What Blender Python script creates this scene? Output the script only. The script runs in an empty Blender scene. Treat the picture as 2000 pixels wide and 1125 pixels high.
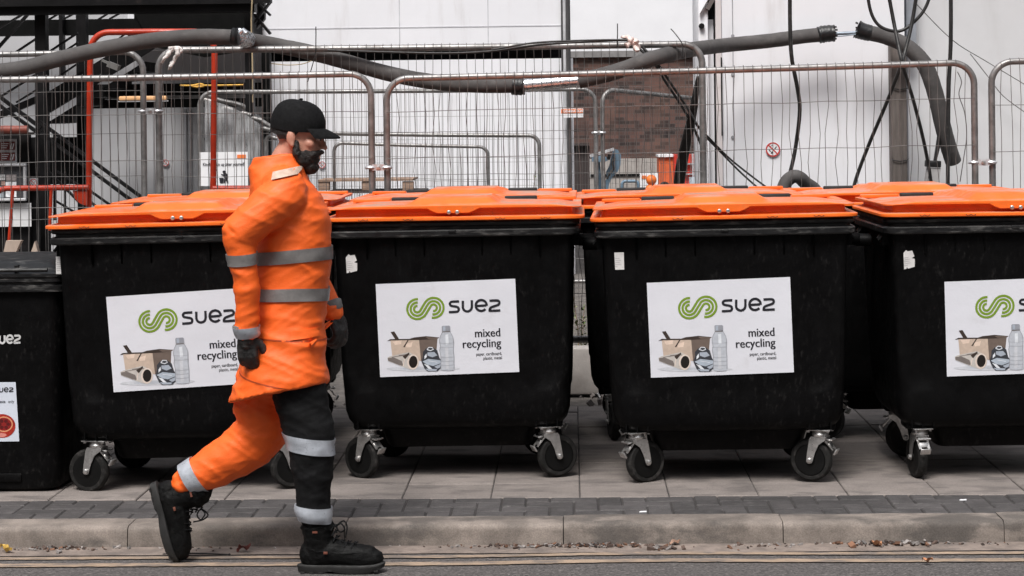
import bpy, bmesh, math, random
from mathutils import Vector, Matrix, Euler, noise as mnoise
R = math.radians
rnd = random.Random(7)
scn = bpy.context.scene
COL = scn.collection

# ------------------------------------------------------------------ camera
F = 4100.0; HZ = 240.0; CAMZ = 1.68
YAW = 0.0275; ROLL = 0.0115
cam_d = bpy.data.cameras.new("camera"); cam = bpy.data.objects.new("camera", cam_d); COL.objects.link(cam)
cam_d.sensor_width = 36; cam_d.lens = 36 * F / 2000
cam_d.shift_y = -(562.5 - HZ) / 2000
cam_d.clip_end = 600; cam_d.clip_start = 0.1
CM = Matrix.Translation((0, 0, CAMZ)) @ Matrix.Rotation(YAW, 4, 'Z') @ Matrix.Rotation(R(90), 4, 'X') @ Matrix.Rotation(-ROLL, 4, 'Z')
cam.matrix_world = CM
scn.camera = cam
CR = CM.to_3x3()
def P(px, py, Y):
    """world point at depth Y that the photograph shows at pixel (px, py)"""
    d = CR @ Vector(((px - 1000) / F, (HZ - py) / F, -1))
    return Vector((0, 0, CAMZ)) + d * (Y / d.y)
def G(px, py, z=0.0):
    d = CR @ Vector(((px - 1000) / F, (HZ - py) / F, -1))
    return Vector((0, 0, CAMZ)) + d * ((z - CAMZ) / d.z)

# ------------------------------------------------------------------ light
w = bpy.data.worlds.new("World"); scn.world = w; w.use_nodes = True
wn = w.node_tree.nodes; wl = w.node_tree.links
bg = wn["Background"]; sky = wn.new("ShaderNodeTexSky"); sky.sky_type = 'NISHITA'; sky.sun_disc = False
SUN_EL, SUN_AZ = R(57), R(196)          # azimuth clockwise from +Y: behind the camera, a little to the left
sky.sun_elevation = SUN_EL; sky.sun_rotation = SUN_AZ; sky.air_density = 1.0; sky.dust_density = 3.0
hs = wn.new("ShaderNodeHueSaturation"); hs.inputs["Saturation"].default_value = 0.22; hs.inputs["Value"].default_value = 1.0
# overcast: the cloud layer is brightest overhead, the street's roofs keep the lowest sky dim
wtc = wn.new("ShaderNodeTexCoord"); wsx = wn.new("ShaderNodeSeparateXYZ"); wl.new(wtc.outputs["Generated"], wsx.inputs[0])
wmr = wn.new("ShaderNodeMapRange"); wmr.inputs[1].default_value = 0.28; wmr.inputs[2].default_value = 0.75; wmr.inputs[3].default_value = 0.06; wmr.inputs[4].default_value = 1.25
wl.new(wsx.outputs[2], wmr.inputs[0])
wmx = wn.new("ShaderNodeMix"); wmx.data_type = 'RGBA'; wmx.blend_type = 'MULTIPLY'; wmx.inputs[0].default_value = 1.0
wl.new(sky.outputs[0], hs.inputs["Color"]); wl.new(hs.outputs[0], wmx.inputs[6]); wl.new(wmr.outputs[0], wmx.inputs[7]); wl.new(wmx.outputs[2], bg.inputs["Color"])
bg.inputs["Strength"].default_value = 0.125
sl = bpy.data.lights.new("sun", 'SUN'); so = bpy.data.objects.new("sun", sl); COL.objects.link(so)
sl.energy = 2.1; sl.angle = R(20); sl.color = (1.0, 0.97, 0.93)
sd = Vector((math.sin(SUN_AZ) * math.cos(SUN_EL), math.cos(SUN_AZ) * math.cos(SUN_EL), math.sin(SUN_EL)))
so.rotation_euler = (-sd).to_track_quat('-Z', 'Y').to_euler()
scn.view_settings.view_transform = 'Standard'; scn.view_settings.look = 'None'
scn.view_settings.exposure = 0.56; scn.view_settings.gamma = 1.0

# ------------------------------------------------------------------ materials
MAT = {}
def mat(name, col, rough=0.6, metal=0.0, var=0.15, vs=6.0, bump=0.0, bs=60.0, dirt=None, dirt_s=3.0, dirt_lo=0.5, dirt_hi=0.7,
        stretch=(1, 1, 1), spec=0.5, top_dirt=None, alpha=None, island=0.0, dirt_stretch=None, dirt_amt=1.0, detail=6, mask=0.0, grain=0.0, grain_s=220.0):
    if name in MAT: return MAT[name]
    m = bpy.data.materials.new(name); m.use_nodes = True; MAT[name] = m
    n = m.node_tree.nodes; l = m.node_tree.links; b = n["Principled BSDF"]
    b.inputs["Roughness"].default_value = rough; b.inputs["Metallic"].default_value = metal
    b.inputs["Specular IOR Level"].default_value = spec
    tc = n.new("ShaderNodeTexCoord"); oi = n.new("ShaderNodeObjectInfo")
    ad = n.new("ShaderNodeVectorMath"); ad.operation = 'MULTIPLY_ADD'; ad.inputs[1].default_value = (37, 53, 71)
    cmb = n.new("ShaderNodeCombineXYZ")
    for i in range(3): l.new(oi.outputs["Random"], cmb.inputs[i])
    l.new(cmb.outputs[0], ad.inputs[0]); l.new(tc.outputs["Object"], ad.inputs[2])
    def noise(scale, st, det=detail):
        mp = n.new("ShaderNodeMapping"); mp.inputs["Scale"].default_value = st
        l.new(ad.outputs[0], mp.inputs[0])
        t = n.new("ShaderNodeTexNoise"); t.inputs["Scale"].default_value = scale; t.inputs["Detail"].default_value = det
        t.inputs["Roughness"].default_value = 0.62
        l.new(mp.outputs[0], t.inputs["Vector"]); return t
    def mix(a, bcol, fac, mode='MIX'):
        x = n.new("ShaderNodeMix"); x.data_type = 'RGBA'; x.blend_type = mode
        if isinstance(fac, float): x.inputs[0].default_value = fac
        else: l.new(fac, x.inputs[0])
        for k, v in ((6, a), (7, bcol)):
            if isinstance(v, tuple): x.inputs[k].default_value = v
            else: l.new(v, x.inputs[k])
        return x.outputs[2]
    def ramp(src, lo, hi, a=0.0, z=1.0):
        r = n.new("ShaderNodeMapRange"); r.inputs[1].default_value = lo; r.inputs[2].default_value = hi
        r.inputs[3].default_value = a; r.inputs[4].default_value = z; r.interpolation_type = 'SMOOTHSTEP'
        l.new(src, r.inputs[0]); return r.outputs[0]
    c4 = tuple(col) + (1,)
    cur = c4
    if var > 0:
        t = noise(vs, stretch)
        lo = tuple(max(0, c * (1 - var)) for c in col) + (1,); hi = tuple(min(1, c * (1 + var)) for c in col) + (1,)
        cur = mix(lo, hi, ramp(t.outputs["Fac"], 0.3, 0.7))
    if island > 0:
        g = n.new("ShaderNodeNewGeometry")
        v = ramp(g.outputs["Random Per Island"], 0, 1, 1 - island, 1 + island)
        hv = n.new("ShaderNodeHueSaturation"); l.new(v, hv.inputs["Value"]); l.new(cur, hv.inputs["Color"]); cur = hv.outputs[0]
    if dirt:
        t = noise(dirt_s, dirt_stretch or stretch, 10)
        fac = ramp(t.outputs["Fac"], dirt_lo, dirt_hi, 0, dirt_amt)
        if mask > 0:
            tm = noise(mask, (1, 1, 1), 3); mm = n.new("ShaderNodeMath"); mm.operation = 'MULTIPLY'; l.new(fac, mm.inputs[0]); l.new(ramp(tm.outputs["Fac"], 0.38, 0.66, 0.12, 1.0), mm.inputs[1]); fac = mm.outputs[0]
        cur = mix(cur, tuple(dirt) + (1,), fac)
    if grain > 0:
        tg = noise(grain_s, (1, 1, 1), 2); hv2 = n.new("ShaderNodeHueSaturation"); l.new(ramp(tg.outputs["Fac"], 0.3, 0.7, 1 - grain, 1 + grain), hv2.inputs["Value"])
        if isinstance(cur, tuple): hv2.inputs["Color"].default_value = cur
        else: l.new(cur, hv2.inputs["Color"])
        cur = hv2.outputs[0]
    if top_dirt:
        g = n.new("ShaderNodeNewGeometry"); sx = n.new("ShaderNodeSeparateXYZ"); l.new(g.outputs["Normal"], sx.inputs[0])
        t = noise(5.0, (1, 1, 1)); mu = n.new("ShaderNodeMath"); mu.operation = 'MULTIPLY'
        l.new(ramp(sx.outputs[2], 0.90, 0.985), mu.inputs[0]); l.new(ramp(t.outputs["Fac"], 0.38, 0.66, 0, 0.8), mu.inputs[1])
        cur = mix(cur, tuple(top_dirt) + (1,), mu.outputs[0])
    if isinstance(cur, tuple): b.inputs["Base Color"].default_value = cur
    else: l.new(cur, b.inputs["Base Color"])
    t2 = noise(vs * 2.3, stretch)
    l.new(ramp(t2.outputs["Fac"], 0.3, 0.7, max(0.05, rough - 0.1), min(1, rough + 0.1)), b.inputs["Roughness"])
    if bump > 0:
        t3 = noise(bs, (1, 1, 1), 4); bp = n.new("ShaderNodeBump"); bp.inputs["Strength"].default_value = bump; bp.inputs["Distance"].default_value = 0.004
        l.new(t3.outputs["Fac"], bp.inputs["Height"]); l.new(bp.outputs[0], b.inputs["Normal"])
    if alpha is not None: b.inputs["Alpha"].default_value = alpha
    return m

def srgb(r, g, b):
    f = lambda c: (c / 255 / 12.92) if c <= 10 else ((c / 255 + 0.055) / 1.055) ** 2.4
    return (f(r), f(g), f(b))

M_BLACK = mat("black_plastic", (0.0024, 0.0023, 0.0025), 0.52, var=0.3, vs=8, dirt=(0.085, 0.080, 0.078), dirt_s=46, dirt_lo=0.52, dirt_hi=0.80, dirt_stretch=(1.3, 1.3, 0.55), bump=0.15, bs=90, dirt_amt=0.24, spec=0.10, mask=2.2)
M_RIM = mat("black_rim_plastic", (0.006, 0.006, 0.0065), 0.42, var=0.3, vs=10, dirt=(0.12, 0.115, 0.11), dirt_s=18, dirt_lo=0.5, dirt_hi=0.75, dirt_stretch=(0.6, 1, 2.5), bump=0.1, bs=70, dirt_amt=0.85, spec=0.4)
M_LID = mat("orange_lid_plastic", (0.86, 0.148, 0.015), 0.42, var=0.10, vs=5, top_dirt=(0.38, 0.29, 0.235), bump=0.05, bs=80, dirt=(0.40, 0.17, 0.07), dirt_s=14, dirt_lo=0.52, dirt_hi=0.8, dirt_amt=0.55)
M_GRIP = mat("black_grip", (0.010, 0.010, 0.011), 0.6, var=0.2)
M_ZINC = mat("zinc_plated_steel", (0.56, 0.55, 0.54), 0.36, 0.85, var=0.15, vs=30, dirt=(0.2, 0.17, 0.15), dirt_s=40, dirt_lo=0.55, dirt_hi=0.8)
M_TYRE = mat("caster_tyre", (0.012, 0.0115, 0.011), 0.75, var=0.3, vs=40, dirt=(0.060, 0.055, 0.053), dirt_s=30, dirt_lo=0.48, dirt_hi=0.78, spec=0.25, bump=0.2, bs=120)
M_HUB = mat("caster_hub", (0.004, 0.004, 0.004), 0.5, var=0.2, spec=0.2)
M_PAPER = mat("sticker_white", (0.74, 0.745, 0.80), 0.38, var=0.03, vs=3, dirt=(0.50, 0.48, 0.49), dirt_s=7, dirt_lo=0.55, dirt_hi=0.85, dirt_amt=0.5, bump=0.5, bs=9)
M_GREEN = mat("print_green", srgb(122, 150, 45), 0.4, var=0.03)
M_INK = mat("print_ink", (0.018, 0.018, 0.024), 0.4, var=0.05)
M_LABEL = mat("label_paper", (0.72, 0.70, 0.69), 0.55, var=0.06, vs=20, dirt=(0.4, 0.37, 0.34), dirt_s=30, dirt_lo=0.55, dirt_hi=0.8, dirt_amt=0.6)
M_GALV = mat("galvanised_steel", (0.235, 0.228, 0.225), 0.45, 0.6, var=0.25, vs=14, dirt=(0.13, 0.095, 0.08), dirt_s=9, dirt_lo=0.52, dirt_hi=0.8, dirt_amt=0.7)
M_WIRE = mat("fence_wire_steel", (0.14, 0.132, 0.128), 0.5, 0.3, var=0.25, vs=8)
M_WHITE = mat("white_cabin_steel", (0.80, 0.80, 0.835), 0.45, var=0.03, vs=1.2, dirt=(0.50, 0.47, 0.465), dirt_s=2.6, dirt_lo=0.5, dirt_hi=0.85, dirt_stretch=(2.4, 1, 0.4), dirt_amt=0.6, bump=0.03, bs=12)
M_WHITE2 = mat("pale_grey_cladding", (0.50, 0.50, 0.52), 0.5, var=0.05, vs=1.0, dirt=(0.40, 0.39, 0.39), dirt_s=1.8, dirt_lo=0.5, dirt_hi=0.85, dirt_stretch=(2.2, 1, 0.35), dirt_amt=0.6)
M_WHITE3 = mat("white_render", (0.80, 0.805, 0.84), 0.7, var=0.03, vs=0.8)
M_STEEL_BLACK = mat("black_painted_steel", (0.006, 0.0055, 0.006), 0.55, var=0.4, vs=4, dirt=(0.05, 0.038, 0.035), dirt_s=7, dirt_lo=0.6, dirt_hi=0.8, dirt_amt=0.6, spec=0.18)
M_FOAM = mat("grey_pipe_lagging", (0.070, 0.065, 0.064), 0.85, var=0.18, vs=5, dirt=(0.13, 0.12, 0.115), dirt_s=12, dirt_lo=0.5, dirt_hi=0.8, dirt_amt=0.7, bump=0.25, bs=55)
M_TAPE = mat("black_tape", (0.012, 0.012, 0.013), 0.4, var=0.3, vs=30, bump=0.5, bs=60)
M_SILVER = mat("silver_foil_tape", (0.72, 0.73, 0.76), 0.25, 0.9, var=0.1, vs=20, bump=0.9, bs=35)
M_CABLE = mat("black_cable", (0.016, 0.015, 0.015), 0.5, var=0.3, vs=14, dirt=(0.07, 0.06, 0.055), dirt_s=20, dirt_lo=0.55, dirt_hi=0.75)
M_RED = mat("red_painted_tube", (0.42, 0.030, 0.008), 0.42, var=0.15, vs=9, dirt=(0.16, 0.05, 0.03), dirt_s=14, dirt_lo=0.6, dirt_hi=0.75)
M_SLAB = mat("concrete_slab", (0.215, 0.187, 0.172), 0.85, var=0.14, vs=3.0, island=0.08, dirt=(0.105, 0.092, 0.087), dirt_s=5.5, dirt_lo=0.46, dirt_hi=0.66, dirt_amt=0.75, dirt_stretch=(0.8, 1.6, 1), bump=0.3, bs=130, grain=0.16, grain_s=160)
M_SETT = mat("dark_paving_sett", (0.058, 0.053, 0.053), 0.8, var=0.2, vs=9, island=0.22, dirt=(0.16, 0.15, 0.145), dirt_s=14, dirt_lo=0.55, dirt_hi=0.8, dirt_amt=0.6, bump=0.4, bs=110, grain=0.2, grain_s=150)
M_KERB = mat("kerb_concrete", (0.195, 0.165, 0.144), 0.88, var=0.34, vs=4.5, island=0.06, dirt=(0.075, 0.066, 0.060), dirt_s=4.0, dirt_lo=0.48, dirt_hi=0.62, dirt_amt=0.8, grain=0.16, grain_s=170, bump=0.35, bs=150, dirt_stretch=(0.7, 1, 1.3))
M_ROAD = mat("asphalt", (0.080, 0.072, 0.070), 0.9, var=0.55, vs=90, dirt=(0.21, 0.19, 0.18), dirt_s=55, dirt_lo=0.54, dirt_hi=0.70, bump=1.0, bs=120, dirt_amt=0.8)
M_GUTTER = mat("gutter_concrete", (0.205, 0.165, 0.142), 0.9, var=0.25, vs=14, dirt=(0.12, 0.10, 0.09), dirt_s=10, dirt_lo=0.48, dirt_hi=0.7, dirt_amt=0.8, bump=0.5, bs=110, dirt_stretch=(0.45, 1.6, 1))
M_YELLOW = mat("faded_yellow_paint", (0.31, 0.228, 0.165), 0.85, var=0.18, vs=9, dirt=(0.15, 0.125, 0.11), dirt_s=16, dirt_lo=0.44, dirt_hi=0.60, dirt_stretch=(0.5, 1.5, 1), dirt_amt=0.9, bump=0.3, bs=120)
M_SITE = mat("site_hardcore", (0.10, 0.088, 0.08), 0.95, var=0.35, vs=12, bump=0.8, bs=40)
M_CONC = mat("precast_concrete", (0.36, 0.33, 0.31), 0.9, var=0.12, vs=5, dirt=(0.2, 0.18, 0.165), dirt_s=3, dirt_lo=0.5, dirt_hi=0.75, dirt_amt=0.6, bump=0.3, bs=70)
M_WOOD = mat("weathered_timber", (0.105, 0.088, 0.080), 0.85, var=0.3, vs=6, stretch=(6, 6, 0.5), bump=0.3, bs=50)
M_PALLET = mat("pallet_timber", (0.30, 0.20, 0.145), 0.85, var=0.25, vs=10, stretch=(1, 4, 4))
M_LEAF = mat("weed_green", (0.09, 0.14, 0.035), 0.7, var=0.35, vs=20, island=0.35)
M_WEED2 = mat("weed_grey_green", (0.17, 0.18, 0.10), 0.8, var=0.3, vs=20, island=0.4)
M_BLUE = mat("blue_grey_paint", (0.12, 0.19, 0.26), 0.5, var=0.15, vs=5)
M_REDC = mat("red_cabinet_paint", (0.55, 0.035, 0.02), 0.5, var=0.1)
M_ORG2 = mat("orange_cabinet_paint", (0.62, 0.13, 0.045), 0.5, var=0.12)
M_ORLAMP = mat("orange_plastic", (0.85, 0.19, 0.03), 0.45, var=0.08)
M_ALU = mat("aluminium", (0.66, 0.66, 0.68), 0.4, 0.6, var=0.08)
M_SIGNRED = mat("sign_red", (0.55, 0.03, 0.025), 0.45, var=0.05)
M_SIGNWHITE = mat("sign_white", (0.80, 0.80, 0.82), 0.4, var=0.03)
M_SIGNORANGE = mat("sign_orange", (0.80, 0.20, 0.05), 0.45, var=0.05)
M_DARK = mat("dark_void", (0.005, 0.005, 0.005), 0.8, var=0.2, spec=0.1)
M_PLASTICWRAP = mat("plastic_wrap", (0.62, 0.62, 0.63), 0.18, var=0.3, vs=12, stretch=(4, 1, 0.5), alpha=0.42, bump=0.8, bs=20)
M_TARP = mat("white_rag", (0.74, 0.70, 0.68), 0.7, var=0.1, vs=20)
M_ROPE = mat("yellow_rope", (0.65, 0.36, 0.06), 0.7, var=0.1)

# ------------------------------------------------------------------ building helpers
def bm_new(): return bmesh.new()
def setm(bm, faces, mi):
    for f in faces: f.material_index = mi
def box(bm, c, s, rot=None, mi=0, bevel=0.0):
    r = bmesh.ops.create_cube(bm, size=1.0); vs = r["verts"]
    fs = set(f for v in vs for f in v.link_faces)
    bmesh.ops.scale(bm, vec=s, verts=vs)
    if bevel > 0:
        es = list(set(e for v in vs for e in v.link_edges))
        rb = bmesh.ops.bevel(bm, geom=es, offset=bevel, segments=2, affect='EDGES', profile=0.5)
        vs = list(set(v for f in list(rb["faces"]) for v in f.verts) | set(v for v in vs if v.is_valid))
        fs = set(f for v in vs for f in v.link_faces)
    M = (rot.to_4x4() if rot is not None else Matrix.Identity(4)); M = Matrix.Translation(c) @ M
    bmesh.ops.transform(bm, matrix=M, verts=vs)
    for f in fs: f.material_index = mi
    return vs
def boxmm(bm, a, b, mi=0, bevel=0.0):
    a = Vector(a); b = Vector(b); return box(bm, (a + b) / 2, [max(1e-4, abs(b[i] - a[i])) for i in range(3)], None, mi, bevel)
def beam(bm, a, b, wx, wy, mi=0, up=Vector((0, 1, 0))):
    """bar from a to b: wx wide across, wy deep along `up`"""
    a = Vector(a); b = Vector(b); z = (b - a); L = z.length; z.normalize()
    x = up.cross(z)
    if x.length < 1e-4: x = Vector((1, 0, 0)).cross(z)
    x.normalize(); y = z.cross(x)
    return box(bm, (a + b) / 2, (wx, wy, L), Matrix((x, y, z)).transposed(), mi)
def tube(bm, pts, r, n=8, mi=0, caps=True, closed=False, smooth=True):
    pts = [Vector(p) for p in pts]; N = len(pts); rings = []
    rr = r if isinstance(r, (list, tuple)) else [r] * N
    prev = None
    for i, p in enumerate(pts):
        if closed: t = pts[(i + 1) % N] - pts[i - 1]
        else: t = pts[min(i + 1, N - 1)] - pts[max(i - 1, 0)]
        if t.length < 1e-9: t = Vector((0, 0, 1))
        t.normalize()
        if prev is None:
            a = Vector((0, 1, 0)) if abs(t.y) < 0.9 else Vector((1, 0, 0))
            u = (a - t * a.dot(t)).normalized()
        else:
            u = prev - t * prev.dot(t)
            u = u.normalized() if u.length > 1e-6 else t.orthogonal().normalized()
        prev = u; v = t.cross(u)
        rings.append([bm.verts.new(p + (u * math.cos(2 * math.pi * k / n) + v * math.sin(2 * math.pi * k / n)) * rr[i]) for k in range(n)])
    for i in range(N if closed else N - 1):
        A = rings[i]; B = rings[(i + 1) % N]
        for k in range(n):
            f = bm.faces.new((A[k], A[(k + 1) % n], B[(k + 1) % n], B[k])); f.material_index = mi; f.smooth = smooth
    if caps and not closed:
        f = bm.faces.new(rings[0][::-1]); f.material_index = mi
        f = bm.faces.new(rings[-1]); f.material_index = mi
    return rings
def smoothpath(pts, sub=6):
    """Catmull-Rom through pts"""
    P_ = [Vector(p) for p in pts]; out = []
    for i in range(len(P_) - 1):
        p0 = P_[max(i - 1, 0)]; p1 = P_[i]; p2 = P_[i + 1]; p3 = P_[min(i + 2, len(P_) - 1)]
        for k in range(sub):
            t = k / sub
            out.append(0.5 * ((2 * p1) + (p2 - p0) * t + (2 * p0 - 5 * p1 + 4 * p2 - p3) * t * t + (3 * p1 - p0 - 3 * p2 + p3) * t ** 3))
    out.append(P_[-1]); return out
def lathe(bm, prof, c=(0, 0, 0), n=24, axis='Z', mi=0, smooth=True):
    c = Vector(c); rings = []
    for (r, h) in prof:
        ring = []
        for k in range(n):
            a = 2 * math.pi * k / n
            p = {'Z': Vector((r * math.cos(a), r * math.sin(a), h)), 'Y': Vector((r * math.cos(a), h, -r * math.sin(a))), 'X': Vector((h, r * math.cos(a), r * math.sin(a)))}[axis]
            ring.append(bm.verts.new(c + p))
        rings.append(ring)
    for A, B in zip(rings, rings[1:]):
        for k in range(n):
            f = bm.faces.new((A[k], A[(k + 1) % n], B[(k + 1) % n], B[k])); f.material_index = mi; f.smooth = smooth
    f = bm.faces.new(rings[0][::-1]); f.material_index = mi
    f = bm.faces.new(rings[-1]); f.material_index = mi
def prism(bm, poly, y0, y1, mi=0, to3=None):
    """extrude a polygon given in (x,z) between y0 and y1"""
    to3 = to3 or (lambda p, y: Vector((p[0], y, p[1])))
    A = [bm.verts.new(to3(p, y0)) for p in poly]; B = [bm.verts.new(to3(p, y1)) for p in poly]
    fs = [bm.faces.new(A), bm.faces.new(B[::-1])]; n = len(poly)
    for k in range(n): fs.append(bm.faces.new((A[k], B[k], B[(k + 1) % n], A[(k + 1) % n])))
    for f in fs: f.material_index = mi
    bmesh.ops.recalc_face_normals(bm, faces=fs)
def flat(bm, poly, z=0.0, mi=0):
    f = bm.faces.new([bm.verts.new((p[0], p[1], z)) for p in poly]); f.material_index = mi
    f.normal_update()
    if f.normal.z < 0: f.normal_flip()
    return f
def ribbon(bm, pts, wd, z=0.0, mi=0):
    pts = [Vector((p[0], p[1], 0)) for p in pts]; N = len(pts); L = []
    for i in range(N):
        t = pts[min(i + 1, N - 1)] - pts[max(i - 1, 0)]; t.normalize(); nrm = Vector((-t.y, t.x, 0)) * wd / 2
        L.append((bm.verts.new((pts[i] + nrm) + Vector((0, 0, z))), bm.verts.new((pts[i] - nrm) + Vector((0, 0, z)))))
    for a, b in zip(L, L[1:]):
        f = bm.faces.new((a[0], a[1], b[1], b[0])); f.material_index = mi; f.normal_update()
        if f.normal.z < 0: f.normal_flip()
def rrect(hx, hy, r, nc=6, ns=16):
    """rounded rectangle outline, counter-clockwise, starting at the front left"""
    out = []
    sides = [((-hx + r, -hy), (hx - r, -hy), (hx - r, -hy + r), -90), ((hx, -hy + r), (hx, hy - r), (hx - r, hy - r), 0),
             ((hx - r, hy), (-hx + r, hy), (-hx + r, hy - r), 90), ((-hx, hy - r), (-hx, -hy + r), (-hx + r, -hy + r), 180)]
    for a, b, c, ang in sides:
        for k in range(ns):
            t = k / ns; out.append((a[0] + (b[0] - a[0]) * t, a[1] + (b[1] - a[1]) * t))
        for k in range(nc):
            th = R(ang + 90 * k / nc); out.append((c[0] + r * math.cos(th), c[1] + r * math.sin(th)))
    return out
def loft(bm, rings, mi=0, cap0=True, cap1=True, smooth=True):
    V = [[bm.verts.new(p) for p in ring] for ring in rings]; n = len(V[0])
    for A, B in zip(V, V[1:]):
        for k in range(n):
            f = bm.faces.new((A[k], A[(k + 1) % n], B[(k + 1) % n], B[k])); f.material_index = mi; f.smooth = smooth
    if cap0: bm.faces.new(V[0][::-1]).material_index = mi
    if cap1: bm.faces.new(V[-1]).material_index = mi
    return V
def finish(name, bm, mats, parent=None, world=False, sharp=35, loc=None, recalc=False):
    if recalc: bmesh.ops.recalc_face_normals(bm, faces=bm.faces[:])
    if not isinstance(mats, (list, tuple)): mats = [mats]
    if world and parent is not None:
        bmesh.ops.transform(bm, matrix=parent_matrix(parent).inverted(), verts=bm.verts[:])
    if loc is not None: bmesh.ops.translate(bm, vec=-Vector(loc), verts=bm.verts[:])
    me = bpy.data.meshes.new(name); bm.to_mesh(me); bm.free()
    for m in mats: me.materials.append(m)
    if sharp:
        for p in me.polygons: p.use_smooth = True
        me.set_sharp_from_angle(angle=R(sharp))
    o = bpy.data.objects.new(name, me); COL.objects.link(o)
    if parent is not None: o.parent = parent
    if loc is not None: o.location = loc
    return o
def parent_matrix(o):
    m = Matrix.LocRotScale(o.location, o.rotation_euler, o.scale)
    return parent_matrix(o.parent) @ m if o.parent else m
def tag(o, label=None, cat=None, group=None, kind=None):
    if label: o["label"] = label
    if cat: o["category"] = cat
    if group: o["group"] = group
    if kind: o["kind"] = kind
    return o
def thing(name, label, cat, loc=(0, 0, 0), rz=0.0, group=None):
    o = bpy.data.objects.new(name, None); COL.objects.link(o); o.location = loc; o.rotation_euler = (0, 0, rz)
    o.empty_display_size = 0.2
    return tag(o, label, cat, group)
def solo(name, bm, mats, label, cat, group=None, loc=None, sharp=35, recalc=False):
    return tag(finish(name, bm, mats, loc=loc, sharp=sharp, recalc=recalc), label, cat, group)
def struct(name, bm, mats, sharp=35): return tag(finish(name, bm, mats, sharp=sharp), kind='structure')
def copy_tree(o, parent=None, skip=()):
    c = o.copy(); COL.objects.link(c); c.parent = parent
    for ch in [x for x in o.children if x.name.split('.')[0] not in skip]: copy_tree(ch, c, skip)
    return c
def text_bm(bm, s, size, x, y, z, mi=0, align='RIGHT', sx=1.0, bold=0.0):
    cu = bpy.data.curves.new("lettering_source", 'FONT'); cu.body = s; cu.size = size; cu.align_x = align; cu.offset = bold; cu.resolution_u = 3
    ob = bpy.data.objects.new("lettering_source", cu); COL.objects.link(ob)
    dg = bpy.context.evaluated_depsgraph_get(); dg.update()
    me = bpy.data.meshes.new_from_object(ob.evaluated_get(dg))
    n0 = len(bm.verts); nf = len(bm.faces)
    bm.from_mesh(me); bm.verts.ensure_lookup_table(); bm.faces.ensure_lookup_table()
    for v in bm.verts[n0:]: v.co = Vector((x + v.co.x * sx, y + v.co.y, z))
    for f in bm.faces[nf:]: f.material_index = mi; f.smooth = False
    bpy.data.objects.remove(ob); bpy.data.curves.remove(cu); bpy.data.meshes.remove(me)

# ------------------------------------------------------------------ ground, pavement, kerb, road
ROADZ = -0.10
Y_SETT0, Y_SETT1 = 8.985, 9.41
Y_KERB0 = 8.80
bm = bm_new()
boxmm(bm, (-80, -20, ROADZ - 0.3), (80, Y_KERB0 + 0.06, ROADZ)); struct("road", bm, M_ROAD)
# shallow gutter strip beside the kerb, dusty
bm = bm_new(); nx = 160
for (ya, yb, za, zb) in ((8.665, Y_KERB0 + 0.005, ROADZ + 0.004, ROADZ + 0.010),):
    prev = None
    for i in range(nx + 1):
        x = -5 + 10 * i / nx
        j = 0.012 * mnoise.noise((x * 1.7, 0.3, 0)) + 0.006 * mnoise.noise((x * 9, 1.3, 0))
        cur = (bm.verts.new((x, ya + j, za)), bm.verts.new((x, yb, zb)))
        if prev: bm.faces.new((prev[0], cur[0], cur[1], prev[1]))
        prev = cur
struct("gutter", bm, M_GUTTER)
def wig(x):
    b = 0.030 * math.exp(-((x - 0.35) / 0.55) ** 2) - 0.012 * math.exp(-((x + 0.55) / 0.35) ** 2)
    return b + 0.008 * mnoise.noise((x * 1.3, 7, 0))
for (y0, y1) in ((8.585, 8.635), (8.44, 8.505)):
    bm = bm_new(); prev = None
    for i in range(401):
        x = -5 + 10 * i / 400
        e0 = 0.006 * mnoise.noise((x * 22, y0 * 5, 0)) + 0.004 * mnoise.noise((x * 60, y0, 4)); e1 = 0.006 * mnoise.noise((x * 22, y1 * 5, 3)) + 0.004 * mnoise.noise((x * 60, y1, 2))
        cur = (bm.verts.new((x, y0 + wig(x) + e0, ROADZ + 0.005)), bm.verts.new((x, y1 + wig(x) + e1, ROADZ + 0.005)))
        if prev: bm.faces.new((prev[0], cur[0], cur[1], prev[1]))
        prev = cur
    struct("road_marking", bm, M_YELLOW)
# kerb stones with a rounded front edge
bm = bm_new()
kx = [G(1100, 1030, -0.01).x, G(1533, 1030, -0.01).x]
kl = kx[1] - kx[0]
prof = [(Y_KERB0, ROADZ - 0.05), (Y_KERB0 + 0.004, ROADZ + 0.06)]
for k in range(7):
    a = R(180 - 90 * k / 6); prof.append((Y_KERB0 + 0.036 + 0.03 * math.cos(a), -0.028 + 0.028 * math.sin(a)))
prof += [(Y_SETT0 - 0.004, 0.001), (Y_SETT0 - 0.004, ROADZ - 0.05)]
for i in range(-6, 6):
    x0 = kx[0] + i * kl + 0.002; x1 = kx[0] + (i + 1) * kl - 0.002; nseg = 16; rings = []
    jz = rnd.uniform(-0.003, 0.003); jy = rnd.uniform(-0.004, 0.004)
    for s in range(nseg + 1):
        x = x0 + (x1 - x0) * s / nseg
        ch = 0.0025 if s in (0, nseg) else 0.0
        rings.append([(x, y + jy + 0.003 * mnoise.noise((x * 3, y * 9, z * 9)) + (ch if z > -0.05 else 0) * 0.5, z + jz - (ch if z > -0.05 else 0) + 0.002 * mnoise.noise((x * 4, y * 7, 5))) for (y, z) in prof])
    loft(bm, rings)
struct("kerb", bm, M_KERB)
# bedding below setts and slabs (the dark joints)
bm = bm_new(); boxmm(bm, (-40, Y_SETT0 - 0.003, -0.3), (40, 12.42, -0.007)); struct("paving_bed", bm, mat("joint_sand", (0.035, 0.031, 0.03), 0.95, var=0.2))
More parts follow.
